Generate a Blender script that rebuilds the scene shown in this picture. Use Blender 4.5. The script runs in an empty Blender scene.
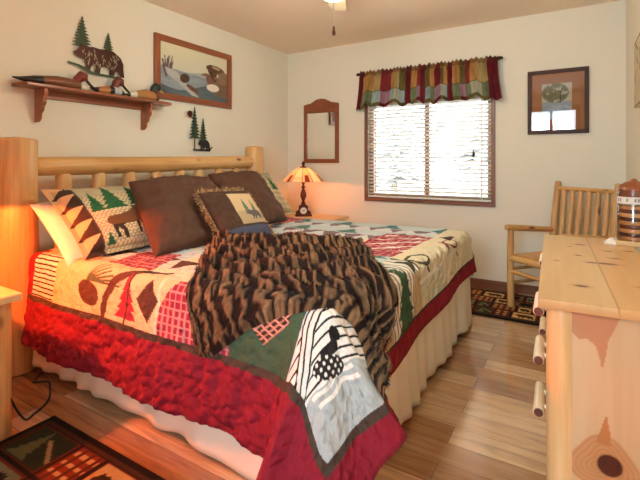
import bpy, math, random
import numpy as np
from mathutils import Vector, Matrix
random.seed(7); np.random.seed(7)
SC = bpy.context.scene
COL = SC.collection
PI = math.pi

# ------------------------------------------------------------------ colour
def lin(c):
    c = c / 255.0
    return c / 12.92 if c <= 0.04045 else ((c + 0.055) / 1.055) ** 2.4
def hx(s):
    s = s.lstrip('#')
    return tuple(lin(int(s[i:i + 2], 16)) for i in (0, 2, 4))
def hx4(s): return hx(s) + (1.0,)

# ------------------------------------------------------------------ materials
def newmat(name):
    m = bpy.data.materials.new(name); m.use_nodes = True
    nt = m.node_tree
    b = nt.nodes['Principled BSDF']
    return m, nt, b
def link(nt, a, b): nt.links.new(a, b)
def add_bump(nt, b, src, strength, dist):
    bp = nt.nodes.new('ShaderNodeBump'); bp.inputs['Strength'].default_value = strength
    bp.inputs['Distance'].default_value = dist
    link(nt, src, bp.inputs['Height']); link(nt, bp.outputs['Normal'], b.inputs['Normal'])
def plain(name, col, rough=0.6, metal=0.0, bump=0.0, bscale=200.0, bdist=0.002, var=0.0, vscale=6.0, sheen=0.0, coat=0.0):
    m, nt, b = newmat(name)
    b.inputs['Base Color'].default_value = hx4(col)
    b.inputs['Roughness'].default_value = rough; b.inputs['Metallic'].default_value = metal
    if sheen: b.inputs['Sheen Weight'].default_value = sheen
    if coat: b.inputs['Coat Weight'].default_value = coat; b.inputs['Coat Roughness'].default_value = 0.15
    tc = nt.nodes.new('ShaderNodeTexCoord')
    if bump:
        n = nt.nodes.new('ShaderNodeTexNoise'); n.inputs['Scale'].default_value = bscale; n.inputs['Detail'].default_value = 4
        link(nt, tc.outputs['Object'], n.inputs['Vector']); add_bump(nt, b, n.outputs['Fac'], bump, bdist)
    n2 = nt.nodes.new('ShaderNodeTexNoise'); n2.inputs['Scale'].default_value = vscale; n2.inputs['Detail'].default_value = 3
    link(nt, tc.outputs['Object'], n2.inputs['Vector'])
    mx = nt.nodes.new('ShaderNodeMix'); mx.data_type = 'RGBA'
    c = hx(col); v = var
    mx.inputs['A'].default_value = tuple(x * (1 - v) for x in c) + (1,)
    mx.inputs['B'].default_value = tuple(min(1, x * (1 + v)) for x in c) + (1,)
    link(nt, n2.outputs['Fac'], mx.inputs['Factor']); link(nt, mx.outputs['Result'], b.inputs['Base Color'])
    return m
def wood(name, light, dark, knot='5a3418', rough=0.42, gscale=1.0, knots=0.35, coat=0.15, contrast=0.5):
    # grain from the UV map: u across the grain, v along it, both in metres
    m, nt, b = newmat(name)
    uv = nt.nodes.new('ShaderNodeUVMap'); uv.uv_map = 'UVMap'
    mp = nt.nodes.new('ShaderNodeMapping'); mp.inputs['Scale'].default_value = (26 * gscale, 1.6 * gscale, 1)
    link(nt, uv.outputs['UV'], mp.inputs['Vector'])
    n = nt.nodes.new('ShaderNodeTexNoise'); n.inputs['Scale'].default_value = 1.6; n.inputs['Detail'].default_value = 6
    n.inputs['Roughness'].default_value = 0.6; n.inputs['Distortion'].default_value = 0.4
    link(nt, mp.outputs['Vector'], n.inputs['Vector'])
    mp2 = nt.nodes.new('ShaderNodeMapping'); mp2.inputs['Scale'].default_value = (5, 1.1, 1)
    link(nt, uv.outputs['UV'], mp2.inputs['Vector'])
    n2 = nt.nodes.new('ShaderNodeTexNoise'); n2.inputs['Scale'].default_value = 1.3; n2.inputs['Detail'].default_value = 2
    link(nt, mp2.outputs['Vector'], n2.inputs['Vector'])
    ad = nt.nodes.new('ShaderNodeMath'); ad.operation = 'ADD'
    link(nt, n.outputs['Fac'], ad.inputs[0]); link(nt, n2.outputs['Fac'], ad.inputs[1])
    cr = nt.nodes.new('ShaderNodeValToRGB')
    cr.color_ramp.elements[0].position = 0.5 - 0.5 * contrast + 0.25; cr.color_ramp.elements[0].color = hx4(dark)
    cr.color_ramp.elements[1].position = 0.62; cr.color_ramp.elements[1].color = hx4(light)
    cr.color_ramp.elements[0].position = 0.5 - 0.22
    mlt = nt.nodes.new('ShaderNodeMath'); mlt.operation = 'MULTIPLY'; mlt.inputs[1].default_value = 0.5
    link(nt, ad.outputs[0], mlt.inputs[0]); link(nt, mlt.outputs[0], cr.inputs['Fac'])
    src = cr.outputs['Color']
    if knots > 0:
        mp3 = nt.nodes.new('ShaderNodeMapping'); mp3.inputs['Scale'].default_value = (7.0, 3.6, 1)
        link(nt, uv.outputs['UV'], mp3.inputs['Vector'])
        vo = nt.nodes.new('ShaderNodeTexVoronoi'); vo.inputs['Scale'].default_value = 1.0; vo.inputs['Randomness'].default_value = 1.0
        link(nt, mp3.outputs['Vector'], vo.inputs['Vector'])
        kr = nt.nodes.new('ShaderNodeValToRGB'); kr.color_ramp.elements[0].position = 0.04 + 0.05 * knots; kr.color_ramp.elements[0].color = (1, 1, 1, 1)
        kr.color_ramp.elements[1].position = 0.09 + 0.12 * knots; kr.color_ramp.elements[1].color = (0, 0, 0, 1)
        link(nt, vo.outputs['Distance'], kr.inputs['Fac'])
        sep = nt.nodes.new('ShaderNodeSeparateColor'); link(nt, vo.outputs['Color'], sep.inputs['Color'])
        th = nt.nodes.new('ShaderNodeMath'); th.operation = 'LESS_THAN'; th.inputs[1].default_value = knots
        link(nt, sep.outputs['Red'], th.inputs[0])
        mm = nt.nodes.new('ShaderNodeMath'); mm.operation = 'MULTIPLY'
        link(nt, kr.outputs['Color'], mm.inputs[0]); link(nt, th.outputs[0], mm.inputs[1])
        mx = nt.nodes.new('ShaderNodeMix'); mx.data_type = 'RGBA'
        link(nt, mm.outputs[0], mx.inputs['Factor']); link(nt, src, mx.inputs['A']); mx.inputs['B'].default_value = hx4(knot)
        src = mx.outputs['Result']
    link(nt, src, b.inputs['Base Color'])
    b.inputs['Roughness'].default_value = rough
    b.inputs['Coat Weight'].default_value = coat; b.inputs['Coat Roughness'].default_value = 0.2
    add_bump(nt, b, n.outputs['Fac'], 0.15, 0.002)
    return m
def painted(name, rough=0.75, bump=0.0, bscale=60.0, bdist=0.004, sheen=0.0, trans=0.0, spec=0.5, kind='noise', coat=0.0):
    # colour comes from the mesh's own colour attribute "Col"
    m, nt, b = newmat(name)
    at = nt.nodes.new('ShaderNodeAttribute'); at.attribute_name = 'Col'
    link(nt, at.outputs['Color'], b.inputs['Base Color'])
    b.inputs['Roughness'].default_value = rough; b.inputs['Specular IOR Level'].default_value = spec
    if sheen: b.inputs['Sheen Weight'].default_value = sheen
    if coat: b.inputs['Coat Weight'].default_value = coat; b.inputs['Coat Roughness'].default_value = 0.2
    if bump:
        uv = nt.nodes.new('ShaderNodeUVMap'); uv.uv_map = 'UVMap'
        if kind == 'quilt':
            vo = nt.nodes.new('ShaderNodeTexVoronoi'); vo.feature = 'SMOOTH_F1'; vo.inputs['Scale'].default_value = bscale
            nz = nt.nodes.new('ShaderNodeTexNoise'); nz.inputs['Scale'].default_value = bscale * 0.8; nz.inputs['Detail'].default_value = 2
            mxv = nt.nodes.new('ShaderNodeMix'); mxv.data_type = 'VECTOR'; mxv.inputs['Factor'].default_value = 0.04
            link(nt, uv.outputs['UV'], nz.inputs['Vector'])
            link(nt, uv.outputs['UV'], mxv.inputs[4]); link(nt, nz.outputs['Color'], mxv.inputs[5])
            link(nt, mxv.outputs[1], vo.inputs['Vector'])
            add_bump(nt, b, vo.outputs['Distance'], bump, -bdist)
        else:
            nz = nt.nodes.new('ShaderNodeTexNoise'); nz.inputs['Scale'].default_value = bscale; nz.inputs['Detail'].default_value = 5
            link(nt, uv.outputs['UV'], nz.inputs['Vector']); add_bump(nt, b, nz.outputs['Fac'], bump, bdist)
    if trans:
        out = nt.nodes['Material Output']
        tr = nt.nodes.new('ShaderNodeBsdfTranslucent'); link(nt, at.outputs['Color'], tr.inputs['Color'])
        ms = nt.nodes.new('ShaderNodeMixShader'); ms.inputs[0].default_value = trans
        link(nt, b.outputs[0], ms.inputs[1]); link(nt, tr.outputs[0], ms.inputs[2]); link(nt, ms.outputs[0], out.inputs['Surface'])
    return m
def glass_mat(name, gloss=1.0):
    m, nt, b = newmat(name)
    out = nt.nodes['Material Output']; nt.nodes.remove(b)
    tr = nt.nodes.new('ShaderNodeBsdfTransparent'); gl = nt.nodes.new('ShaderNodeBsdfGlossy'); gl.inputs['Roughness'].default_value = 0.02
    gl.inputs['Color'].default_value = (gloss, gloss, gloss, 1)
    fr = nt.nodes.new('ShaderNodeFresnel'); fr.inputs['IOR'].default_value = 1.5
    ms = nt.nodes.new('ShaderNodeMixShader'); link(nt, fr.outputs[0], ms.inputs[0]); link(nt, tr.outputs[0], ms.inputs[1]); link(nt, gl.outputs[0], ms.inputs[2])
    link(nt, ms.outputs[0], out.inputs['Surface'])
    return m
def glow_mat(name, col, strength):
    m, nt, b = newmat(name)
    b.inputs['Base Color'].default_value = hx4(col); b.inputs['Emission Color'].default_value = hx4(col); b.inputs['Emission Strength'].default_value = strength
    return m
def floor_mat(name):
    m, nt, b = newmat(name)
    tc = nt.nodes.new('ShaderNodeTexCoord')
    br = nt.nodes.new('ShaderNodeTexBrick'); br.offset = 0.37; br.offset_frequency = 2; br.squash = 1.0
    br.inputs['Scale'].default_value = 1.0; br.inputs['Brick Width'].default_value = 1.25; br.inputs['Row Height'].default_value = 0.125
    br.inputs['Mortar Size'].default_value = 0.0012; br.inputs['Mortar Smooth'].default_value = 0.1; br.inputs['Bias'].default_value = 0.0
    br.inputs['Color1'].default_value = (0, 0, 0, 1); br.inputs['Color2'].default_value = (1, 1, 1, 1); br.inputs['Mortar'].default_value = (0.3, 0.3, 0.3, 1)
    link(nt, tc.outputs['Object'], br.inputs['Vector'])
    cr = nt.nodes.new('ShaderNodeValToRGB'); e = cr.color_ramp.elements
    e[0].position = 0.0; e[0].color = hx4('be8d5a'); e[1].position = 1.0; e[1].color = hx4('e3bd90')
    x = e.new(0.45); x.color = hx4('d8ad7a'); y = e.new(0.12); y.color = hx4('aa7448')
    link(nt, br.outputs['Color'], cr.inputs['Fac'])
    mp = nt.nodes.new('ShaderNodeMapping'); mp.inputs['Scale'].default_value = (1.3, 14, 1)
    sep = nt.nodes.new('ShaderNodeSeparateXYZ'); cmb = nt.nodes.new('ShaderNodeCombineXYZ')
    # shift the grain from plank to plank
    link(nt, tc.outputs['Object'], sep.inputs[0]); link(nt, sep.outputs[0], cmb.inputs[0]); link(nt, sep.outputs[1], cmb.inputs[1])
    ml = nt.nodes.new('ShaderNodeMath'); ml.operation = 'MULTIPLY'; ml.inputs[1].default_value = 7.0
    link(nt, br.outputs['Color'], ml.inputs[0]); link(nt, ml.outputs[0], cmb.inputs[2])
    link(nt, cmb.outputs[0], mp.inputs['Vector'])
    n = nt.nodes.new('ShaderNodeTexNoise'); n.inputs['Scale'].default_value = 2.2; n.inputs['Detail'].default_value = 7; n.inputs['Roughness'].default_value = 0.62; n.inputs['Distortion'].default_value = 0.8
    link(nt, mp.outputs['Vector'], n.inputs['Vector'])
    gr = nt.nodes.new('ShaderNodeValToRGB'); gr.color_ramp.elements[0].position = 0.3; gr.color_ramp.elements[0].color = (0.42, 0.36, 0.31, 1)
    gr.color_ramp.elements[1].position = 0.58; gr.color_ramp.elements[1].color = (1, 1, 1, 1)
    link(nt, n.outputs['Fac'], gr.inputs['Fac'])
    mx = nt.nodes.new('ShaderNodeMix'); mx.data_type = 'RGBA'; mx.blend_type = 'MULTIPLY'; mx.inputs['Factor'].default_value = 0.75
    link(nt, cr.outputs['Color'], mx.inputs['A']); link(nt, gr.outputs['Color'], mx.inputs['B'])
    mo = nt.nodes.new('ShaderNodeMix'); mo.data_type = 'RGBA'; mo.inputs['B'].default_value = hx4('6b4427')
    link(nt, br.outputs['Fac'], mo.inputs['Factor']); link(nt, mx.outputs['Result'], mo.inputs['A'])
    link(nt, mo.outputs['Result'], b.inputs['Base Color'])
    b.inputs['Roughness'].default_value = 0.20
    b.inputs['Specular IOR Level'].default_value = 0.5
    b.inputs['Coat Weight'].default_value = 1.0; b.inputs['Coat Roughness'].default_value = 0.12
    add_bump(nt, b, n.outputs['Fac'], 0.02, 0.001)
    return m

M = {}
M['wall'] = plain('cream_wall_paint', 'ebe6d4', 0.85, bump=0.12, bscale=260, bdist=0.001, var=0.015)
M['ceil'] = plain('ceiling_paint', 'f7e6cf', 0.9, bump=0.25, bscale=160, bdist=0.002, var=0.02)
M['floor'] = floor_mat('wood_plank_floor')
M['pine'] = wood('golden_pine_log', 'deb070', 'ad7638', '6e3f1a', knots=0.55)
M['pine_pale'] = wood('pale_pine_board', 'e8c78f', 'cb9a5c', '7a4420', knots=0.16)
M['pine_cut'] = plain('sawn_log_end', 'cfa06a', 0.6, var=0.12, vscale=40)
M['cherry'] = wood('red_brown_shelf_wood', 'a05c38', '7c4226', '4a2412', knots=0.0, rough=0.35)
M['mirwood'] = wood('mirror_frame_wood', '98522c', '743c1e', '4a2412', knots=0.0, rough=0.35)
M['darkwood'] = wood('dark_frame_wood', '4a2a1c', '331c12', '20120c', knots=0.0, rough=0.6, coat=0.0)
M['trim'] = wood('window_trim_wood', '8d5d45', '6e4432', '40261a', knots=0.0, rough=0.4)
M['sash'] = wood('window_sash_wood', 'b07c50', '8f5f3c', '40261a', knots=0.0, rough=0.4)
M['slat'] = plain('white_blind_slat', 'f1ece2', 0.5)
M['iron'] = plain('dark_iron', '2b2420', 0.45, metal=0.6)
M['rust'] = plain('brown_patina_metal', '47231a', 0.45, metal=0.5, var=0.35, vscale=30)
M['green_metal'] = plain('green_patina_metal', '3a4a30', 0.5, metal=0.4, var=0.3, vscale=40)
M['bronze'] = plain('dark_red_bronze', '5a2a18', 0.4, metal=0.4, var=0.2, vscale=30)
M['black'] = plain('black_plastic', '15120f', 0.5)
M['white'] = plain('white_cotton', 'efe6d8', 0.85, bump=0.2, bscale=500, bdist=0.0006, var=0.02)
M['skirt'] = plain('cream_skirt_cloth', 'f1e7d0', 0.85, bump=0.2, bscale=400, bdist=0.0008, var=0.03)
M['brown_satin'] = plain('brown_pillow_cloth', '50301d', 0.75, bump=0.2, bscale=9, bdist=0.012, var=0.15)
M['mattress'] = plain('mattress_ticking', 'ddd6c8', 0.9)
M['fan_white'] = plain('fan_cream', 'cdbfa4', 0.5)
M['fan_metal'] = plain('fan_bronze', '5c4632', 0.35, metal=0.8)
M['fan_glass'] = glow_mat('lit_frosted_glass', 'fff0d8', 3.0)
M['bulb'] = glow_mat('lit_bulb', 'ffb060', 8.0)
M['mirror'] = plain('mirror_silver', 'f4f4f0', 0.02, metal=1.0)
M['glass'] = glass_mat('clear_glass')
M['pglass'] = glass_mat('picture_glass')
M['quilt'] = painted('quilted_patchwork', 0.85, bump=1.0, bscale=30, bdist=0.016, kind='quilt', spec=0.25)
M['fur'] = painted('striped_faux_fur', 0.9, bump=0.6, bscale=120, bdist=0.006, sheen=0.05, spec=0.25)
M['cloth'] = painted('printed_woven_cloth', 0.85, bump=0.3, bscale=180, bdist=0.001, spec=0.25)
M['rug'] = painted('woven_rug', 0.95, bump=0.5, bscale=300, bdist=0.002, spec=0.15)
M['print'] = painted('matte_print', 0.7, spec=0.3)
M['duckpaint'] = painted('painted_carved_wood', 0.4, spec=0.5)
M['valance'] = painted('patchwork_curtain_cloth', 0.8, bump=0.2, bscale=200, bdist=0.001, trans=0.35, spec=0.2)
M['pinepaint'] = painted('knotty_pine_board', 0.36, bump=0.1, bscale=80, bdist=0.001, coat=0.25)
M['shade'] = painted('stained_glass', 0.25, trans=0.22, spec=0.6)
M['jar'] = painted('layered_jar_fill', 0.3, spec=0.6, coat=0.4)
M['leafgreen'] = plain('whitened_conifer_needles', 'e2eaec', 0.8, var=0.3, vscale=8)  # needles whitened to imitate the overexposed daylight outside
M['bark'] = plain('conifer_bark', 'a8a49c', 0.9, var=0.2, vscale=8)
M['ground'] = plain('leaf_strewn_ground', '6e6654', 0.9, var=0.06, vscale=2)
M['siding'] = plain('outside_siding', 'b9b2a4', 0.8)

# ------------------------------------------------------------------ mesh builder
class MB:
    def __init__(s): s.v = []; s.f = []; s.uv = []; s.c = None; s.fl = []
    def quadgrid(s, P, closed_u=False, closed_v=False, UV=None, C=None, flip=False):
        P = np.asarray(P, float); nu, nv = P.shape[:2]; base = len(s.v)
        s.v.extend(map(tuple, P.reshape(-1, 3)))
        if C is not None:
            if s.c is None: s.c = []
            s.c.extend(map(tuple, np.asarray(C).reshape(-1, 3)))
        for i in range(nu if closed_u else nu - 1):
            i2 = (i + 1) % nu
            for j in range(nv if closed_v else nv - 1):
                j2 = (j + 1) % nv
                q = [base + i * nv + j, base + i2 * nv + j, base + i2 * nv + j2, base + i * nv + j2]
                if UV is not None:
                    ii = i + 1; jj = j + 1
                    g = lambda a, b_: tuple(UV[min(a, UV.shape[0] - 1), min(b_, UV.shape[1] - 1)])
                    u4 = [g(i, j), g(ii, j), g(ii, jj), g(i, jj)]
                else: u4 = [(i / nu, j / nv)] * 4
                if flip: q = q[::-1]; u4 = u4[::-1]
                s.f.append(q); s.uv.append(u4)
        return base
    def box(s, c, size, grain='x', rot=None, col=None):
        cx, cy, cz = c; hx_, hy, hz = size[0] / 2, size[1] / 2, size[2] / 2
        off = (random.random() * 3, random.random() * 3)
        loc = [(-hx_, -hy, -hz), (hx_, -hy, -hz), (hx_, hy, -hz), (-hx_, hy, -hz), (-hx_, -hy, hz), (hx_, -hy, hz), (hx_, hy, hz), (-hx_, hy, hz)]
        base = len(s.v)
        for p in loc:
            q = Vector(p)
            if rot is not None: q = rot @ q
            s.v.append((q.x + cx, q.y + cy, q.z + cz))
        if col is not None:
            if s.c is None: s.c = []
            s.c.extend([col] * 8)
        for f, n in (((0, 3, 2, 1), 'z'), ((4, 5, 6, 7), 'z'), ((0, 1, 5, 4), 'y'), ((2, 3, 7, 6), 'y'), ((1, 2, 6, 5), 'x'), ((3, 0, 4, 7), 'x')):
            s.f.append([base + i for i in f])
            ax = [a for a in 'xyz' if a != n]
            va = grain if grain in ax else ax[1]
            ua = [a for a in ax if a != va][0]
            s.uv.append([(loc[i]['xyz'.index(ua)] + off[0], loc[i]['xyz'.index(va)] + off[1]) for i in f])
    def tube(s, pts, radii, segs=16, cap=True, col=None, dome=0.0, wob=0.0):
        pts = [Vector(p) for p in pts]; n = len(pts)
        if not hasattr(radii, '__len__'): radii = [radii] * n
        off = (random.random() * 3, random.random() * 3)
        t0 = (pts[1] - pts[0]).normalized()
        ref = Vector((0, 0, 1)) if abs(t0.z) < 0.9 else Vector((1, 0, 0))
        a = t0.cross(ref).normalized(); L = 0.0
        rings = []; ls = []
        for i in range(n):
            t = (pts[min(i + 1, n - 1)] - pts[max(i - 1, 0)]).normalized()
            a = (a - t * a.dot(t)).normalized(); b = t.cross(a)
            if i: L += (pts[i] - pts[i - 1]).length
            ls.append(L)
            ring = []
            for k in range(segs):
                th = 2 * PI * k / segs
                r = radii[i] * (1 + wob * math.sin(3 * th + 5 * L) + wob * 0.6 * math.sin(2 * th - 9 * L + 1.3))
                ring.append(pts[i] + a * (r * math.cos(th)) + b * (r * math.sin(th)))
            rings.append(ring)
        base = len(s.v)
        for r in rings: s.v.extend(tuple(p) for p in r)
        nc = n * segs
        rm = max(radii)
        for i in range(n - 1):
            for k in range(segs):
                k2 = (k + 1) % segs
                s.f.append([base + i * segs + k, base + i * segs + k2, base + (i + 1) * segs + k2, base + (i + 1) * segs + k])
                u = lambda kk: kk / segs * 2 * PI * rm + off[0]
                s.uv.append([(u(k), ls[i] + off[1]), (u(k + 1), ls[i] + off[1]), (u(k + 1), ls[i + 1] + off[1]), (u(k), ls[i + 1] + off[1])])
        if cap:
            for e, d in ((0, -1), (n - 1, 1)):
                tt = (pts[1] - pts[0]).normalized() if e == 0 else (pts[-1] - pts[-2]).normalized()
                ci = len(s.v); s.v.append(tuple(pts[e] + tt * (d * dome * radii[e]))); nc += 1
                for k in range(segs):
                    k2 = (k + 1) % segs
                    tri = [base + e * segs + k2, base + e * segs + k, ci] if d < 0 else [base + e * segs + k, base + e * segs + k2, ci]
                    s.f.append(tri); s.uv.append([(off[0], off[1]), (off[0] + 0.02, off[1]), (off[0] + 0.01, off[1] + 0.01)])
        if col is not None:
            if s.c is None: s.c = []
            s.c.extend([col] * nc)
    def log(s, p0, p1, r0, r1=None, segs=18, n=9, wob=0.018, bend=0.0, tenon0=0, tenon1=0, dome=0.12):
        r1 = r0 if r1 is None else r1
        p0 = Vector(p0); p1 = Vector(p1); d = p1 - p0
        side = d.cross(Vector((0.3, 0.5, 0.81))).normalized()
        pts = []; rad = []
        ph = random.random() * 6
        L = d.length
        ts = [0.0, min(0.01 / L, .02)] + [i / n for i in range(1, n)] + [1 - min(0.01 / L, .02), 1.0]
        for t in ts:
            r = r0 + (r1 - r0) * t
            r *= 1 + 0.02 * math.sin(ph + t * 7)
            if t in (0.0, 1.0): r *= 0.9
            if tenon0 and t * L < tenon0: r *= max(0.25, (0.3 + 0.7 * math.sqrt(max(0, 1 - (1 - t * L / tenon0) ** 2))))
            if tenon1 and (1 - t) * L < tenon1: r *= max(0.25, (0.3 + 0.7 * math.sqrt(max(0, 1 - (1 - (1 - t) * L / tenon1) ** 2))))
            pts.append(p0 + d * t + side * (bend * math.sin(PI * t))); rad.append(r)
        s.tube(pts, rad, segs=segs, dome=dome, wob=wob)
    def lathe(s, prof, c, segs=24, axis='z', col=None, cols=None):
        P = np.zeros((len(prof), segs, 3)); UV = np.zeros((len(prof), segs + 1, 2))
        for i, (r, h) in enumerate(prof):
            for k in range(segs):
                th = 2 * PI * k / segs
                q = (r * math.cos(th), r * math.sin(th), h)
                if axis == 'y': q = (q[0], q[2], q[1])
                if axis == 'x': q = (q[2], q[0], q[1])
                P[i, k] = (q[0] + c[0], q[1] + c[1], q[2] + c[2])
            UV[i, :, 0] = np.arange(segs + 1) / segs * 2 * PI * 0.1; UV[i, :, 1] = h
        C = None
        if cols is not None: C = np.repeat(np.array(cols, float)[:, None, :], segs, 1)
        elif col is not None: C = np.tile(np.array(col, float), (len(prof), segs, 1))
        s.quadgrid(P, closed_v=True, UV=UV, C=C, flip=(axis != 'y'))
    def prism(s, poly, plane, d0, d1, col=None):
        # poly: 2-D outline, extruded from d0 to d1 along the axis normal to `plane` ('yz','xz','xy')
        def P(a, b, d):
            return {'yz': (d, a, b), 'xz': (a, d, b), 'xy': (a, b, d)}[plane]
        n = len(poly); base = len(s.v)
        for d in (d0, d1):
            for a, b in poly: s.v.append(P(a, b, d))
        if col is not None:
            if s.c is None: s.c = []
            s.c.extend([col] * (2 * n))
        s.f.append(list(range(base, base + n))); s.uv.append([(a, b) for a, b in poly])
        s.f.append(list(range(base + 2 * n - 1, base + n - 1, -1))); s.uv.append([(a, b) for a, b in poly[::-1]])
        for i in range(n):
            j = (i + 1) % n
            s.f.append([base + i, base + n + i, base + n + j, base + j])
            s.uv.append([(d0, poly[i][1]), (d1, poly[i][1]), (d1, poly[j][1]), (d0, poly[j][1])])
    def build(s, name, mat, parent=None, bevel=0.0, smooth=40, solid=0.0, subsurf=0, recalc=False):
        me = bpy.data.meshes.new(name)
        V = np.array(s.v, float)
        if parent is not None: V = V - np.array(ORIG[parent.name])
        me.from_pydata(V.tolist(), [], s.f)
        uvl = me.uv_layers.new(name='UVMap')
        flat = np.array([c for f in s.uv for c in f], dtype=np.float32).ravel()
        uvl.data.foreach_set('uv', flat)
        if s.c is not None:
            at = me.color_attributes.new('Col', 'FLOAT_COLOR', 'POINT')
            cc = np.ones((len(s.v), 4), dtype=np.float32); cc[:, :3] = np.array(s.c)
            at.data.foreach_set('color', cc.ravel())
        me.validate(); me.update()
        if recalc:
            import bmesh
            bm = bmesh.new(); bm.from_mesh(me); bmesh.ops.recalc_face_normals(bm, faces=bm.faces[:]); bm.to_mesh(me); bm.free()
        if smooth:
            me.polygons.foreach_set('use_smooth', [True] * len(me.polygons))
            me.set_sharp_from_angle(angle=math.radians(smooth))
        me.materials.append(mat)
        o = bpy.data.objects.new(name, me); COL.objects.link(o)
        if parent is not None: o.parent = parent
        if bevel:
            b = o.modifiers.new('bevel', 'BEVEL'); b.width = bevel; b.segments = 2; b.limit_method = 'ANGLE'; b.angle_limit = math.radians(40)
        if solid:
            so = o.modifiers.new('solid', 'SOLIDIFY'); so.thickness = solid; so.offset = -1
        if subsurf:
            ss = o.modifiers.new('sub', 'SUBSURF'); ss.levels = subsurf; ss.render_levels = subsurf
        ORIG[o.name] = ORIG[parent.name] if parent is not None else (0, 0, 0)
        return o
ORIG = {}
def tag(o, label, cat, group=None, kind=None):
    o['label'] = label; o['category'] = cat
    if group: o['group'] = group
    if kind: o['kind'] = kind
    return o
def thing(name, loc, label, cat, group=None, rz=0.0, local=False):
    # local=True: its parts are given in the thing's own coordinates
    o = bpy.data.objects.new(name, None); COL.objects.link(o); o.location = loc; o.rotation_euler = (0, 0, rz)
    o.empty_display_size = 0.1
    ORIG[o.name] = (0, 0, 0) if local else tuple(loc)
    return tag(o, label, cat, group)
def struct(name, mb, mat, bevel=0.0, parent=None):
    o = mb.build(name, mat, parent, bevel=bevel)
    if parent is None: o['kind'] = 'structure'
    return o
def copy_tree(o, parent=None):
    c = o.copy(); COL.objects.link(c)
    if parent is not None: c.parent = parent
    ORIG[c.name] = ORIG.get(o.name, (0, 0, 0))
    for ch in [x for x in COL.objects if x.parent == o]: copy_tree(ch, c)
    return c

# ------------------------------------------------------------------ painting on dense grids
def vnoise(a, b, sc, seed=0):
    x = np.asarray(a) * sc + seed * 17.3; y = np.asarray(b) * sc + seed * 9.1
    xi = np.floor(x).astype(int); yi = np.floor(y).astype(int); fx = x - xi; fy = y - yi
    fx = fx * fx * (3 - 2 * fx); fy = fy * fy * (3 - 2 * fy)
    def h(i, j):
        n = np.sin(i * 127.1 + j * 311.7 + seed * 74.7) * 43758.5453
        return n - np.floor(n)
    return (h(xi, yi) * (1 - fx) + h(xi + 1, yi) * fx) * (1 - fy) + (h(xi, yi + 1) * (1 - fx) + h(xi + 1, yi + 1) * fx) * fy
def fbm(a, b, sc, seed=0, oct=3):
    t = 0; w = 0
    for k in range(oct):
        t = t + vnoise(a, b, sc * 2 ** k, seed + k) * 0.5 ** k; w += 0.5 ** k
    return t / w
def inpoly(a, b, poly):
    r = np.zeros(a.shape, bool); n = len(poly)
    for i in range(n):
        x1, y1 = poly[i]; x2, y2 = poly[(i + 1) % n]
        if y1 == y2: continue
        c = ((y1 > b) != (y2 > b)) & (a < (x2 - x1) * (b - y1) / (y2 - y1) + x1)
        r ^= c
    return r
def rect(a, b, a0, a1, b0, b1): return (a >= a0) & (a < a1) & (b >= b0) & (b < b1)
def ell(a, b, ca, cb, ra, rb, rot=0.0):
    c, s_ = math.cos(rot), math.sin(rot); x = (a - ca) * c + (b - cb) * s_; y = -(a - ca) * s_ + (b - cb) * c
    return (x / ra) ** 2 + (y / rb) ** 2 < 1
def pine_mask(a, b, ca, base, w, h, tiers=6):
    t = (b - base) / h
    tt = np.clip(t, 0, 1)
    hw = w / 2 * (1 - tt) * (0.62 + 0.38 * (1 - (tt * tiers) % 1.0)) + 0.004 * w
    return (t > 0.0) & (t < 1) & (np.abs(a - ca) < hw)
def line_mask(a, b, pts, w):
    r = np.zeros(a.shape, bool)
    for (x1, y1), (x2, y2) in zip(pts[:-1], pts[1:]):
        dx, dy = x2 - x1, y2 - y1; L2 = dx * dx + dy * dy + 1e-12
        t = np.clip(((a - x1) * dx + (b - y1) * dy) / L2, 0, 1)
        r |= (a - x1 - t * dx) ** 2 + (b - y1 - t * dy) ** 2 < (w / 2) ** 2
    return r
MOOSE = [(0.0, .62), (.08, .70), (.30, .72), (.48, .78), (.60, .88), (.64, .98), (.72, .94), (.74, 1.0), (.82, .94), (.90, .98), (.88, .86), (.98, .78), (1.0, .68), (.92, .66), (.84, .72), (.78, .62), (.74, .5), (.72, .3), (.74, .02), (.67, .02), (.65, .28), (.62, .42), (.60, .30), (.60, .06), (.54, .06), (.54, .40), (.36, .40), (.26, .36), (.30, .2), (.30, .0), (.22, .0), (.20, .22), (.14, .34), (.12, .22), (.14, .04), (.07, .04), (.05, .26), (.04, .44), (-.02, .52)]
BEAR = [(0.0, .60), (.02, .52), (.08, .46), (.16, .45), (.22, .38), (.24, .22), (.20, .04), (.30, .02), (.33, .22), (.38, .30), (.42, .22), (.40, .04), (.50, .03), (.52, .24), (.62, .30), (.70, .24), (.70, .04), (.80, .03), (.82, .20), (.88, .20), (.94, .02), (1.02, .03), (1.0, .28), (1.0, .50), (.94, .72), (.82, .86), (.66, .92), (.50, .88), (.36, .90), (.28, .86), (.22, .84), (.20, .92), (.14, .92), (.12, .82), (.07, .70)]
def place(poly, a0, b0, w, h, flip=False):
    return [((a0 + (1 - x) * w) if flip else (a0 + x * w), b0 + y * h) for x, y in poly]
def pine_poly(ca, base, w, h, tiers=6, trunk=0.0):
    L = []
    for k in range(tiers):
        t0 = k / tiers; t1 = (k + 0.85) / tiers
        L.append((w / 2 * (1 - t0) * (1.0 if k % 2 == 0 else .9), base + t0 * h + (0.02 * h if k else 0)))
        L.append((w / 2 * (1 - t1) * .36, base + t1 * h))
    L.append((0.0, base + h))
    R = [(ca + x, y) for x, y in L]; Lf = [(ca - x * (.92 if i % 4 < 2 else 1.05), y) for i, (x, y) in enumerate(L[:-1])][::-1]
    bot = [(ca - .03 * w, base), (ca - .03 * w, base - trunk), (ca + .03 * w, base - trunk), (ca + .03 * w, base)] if trunk else []
    return R + Lf + bot

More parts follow.
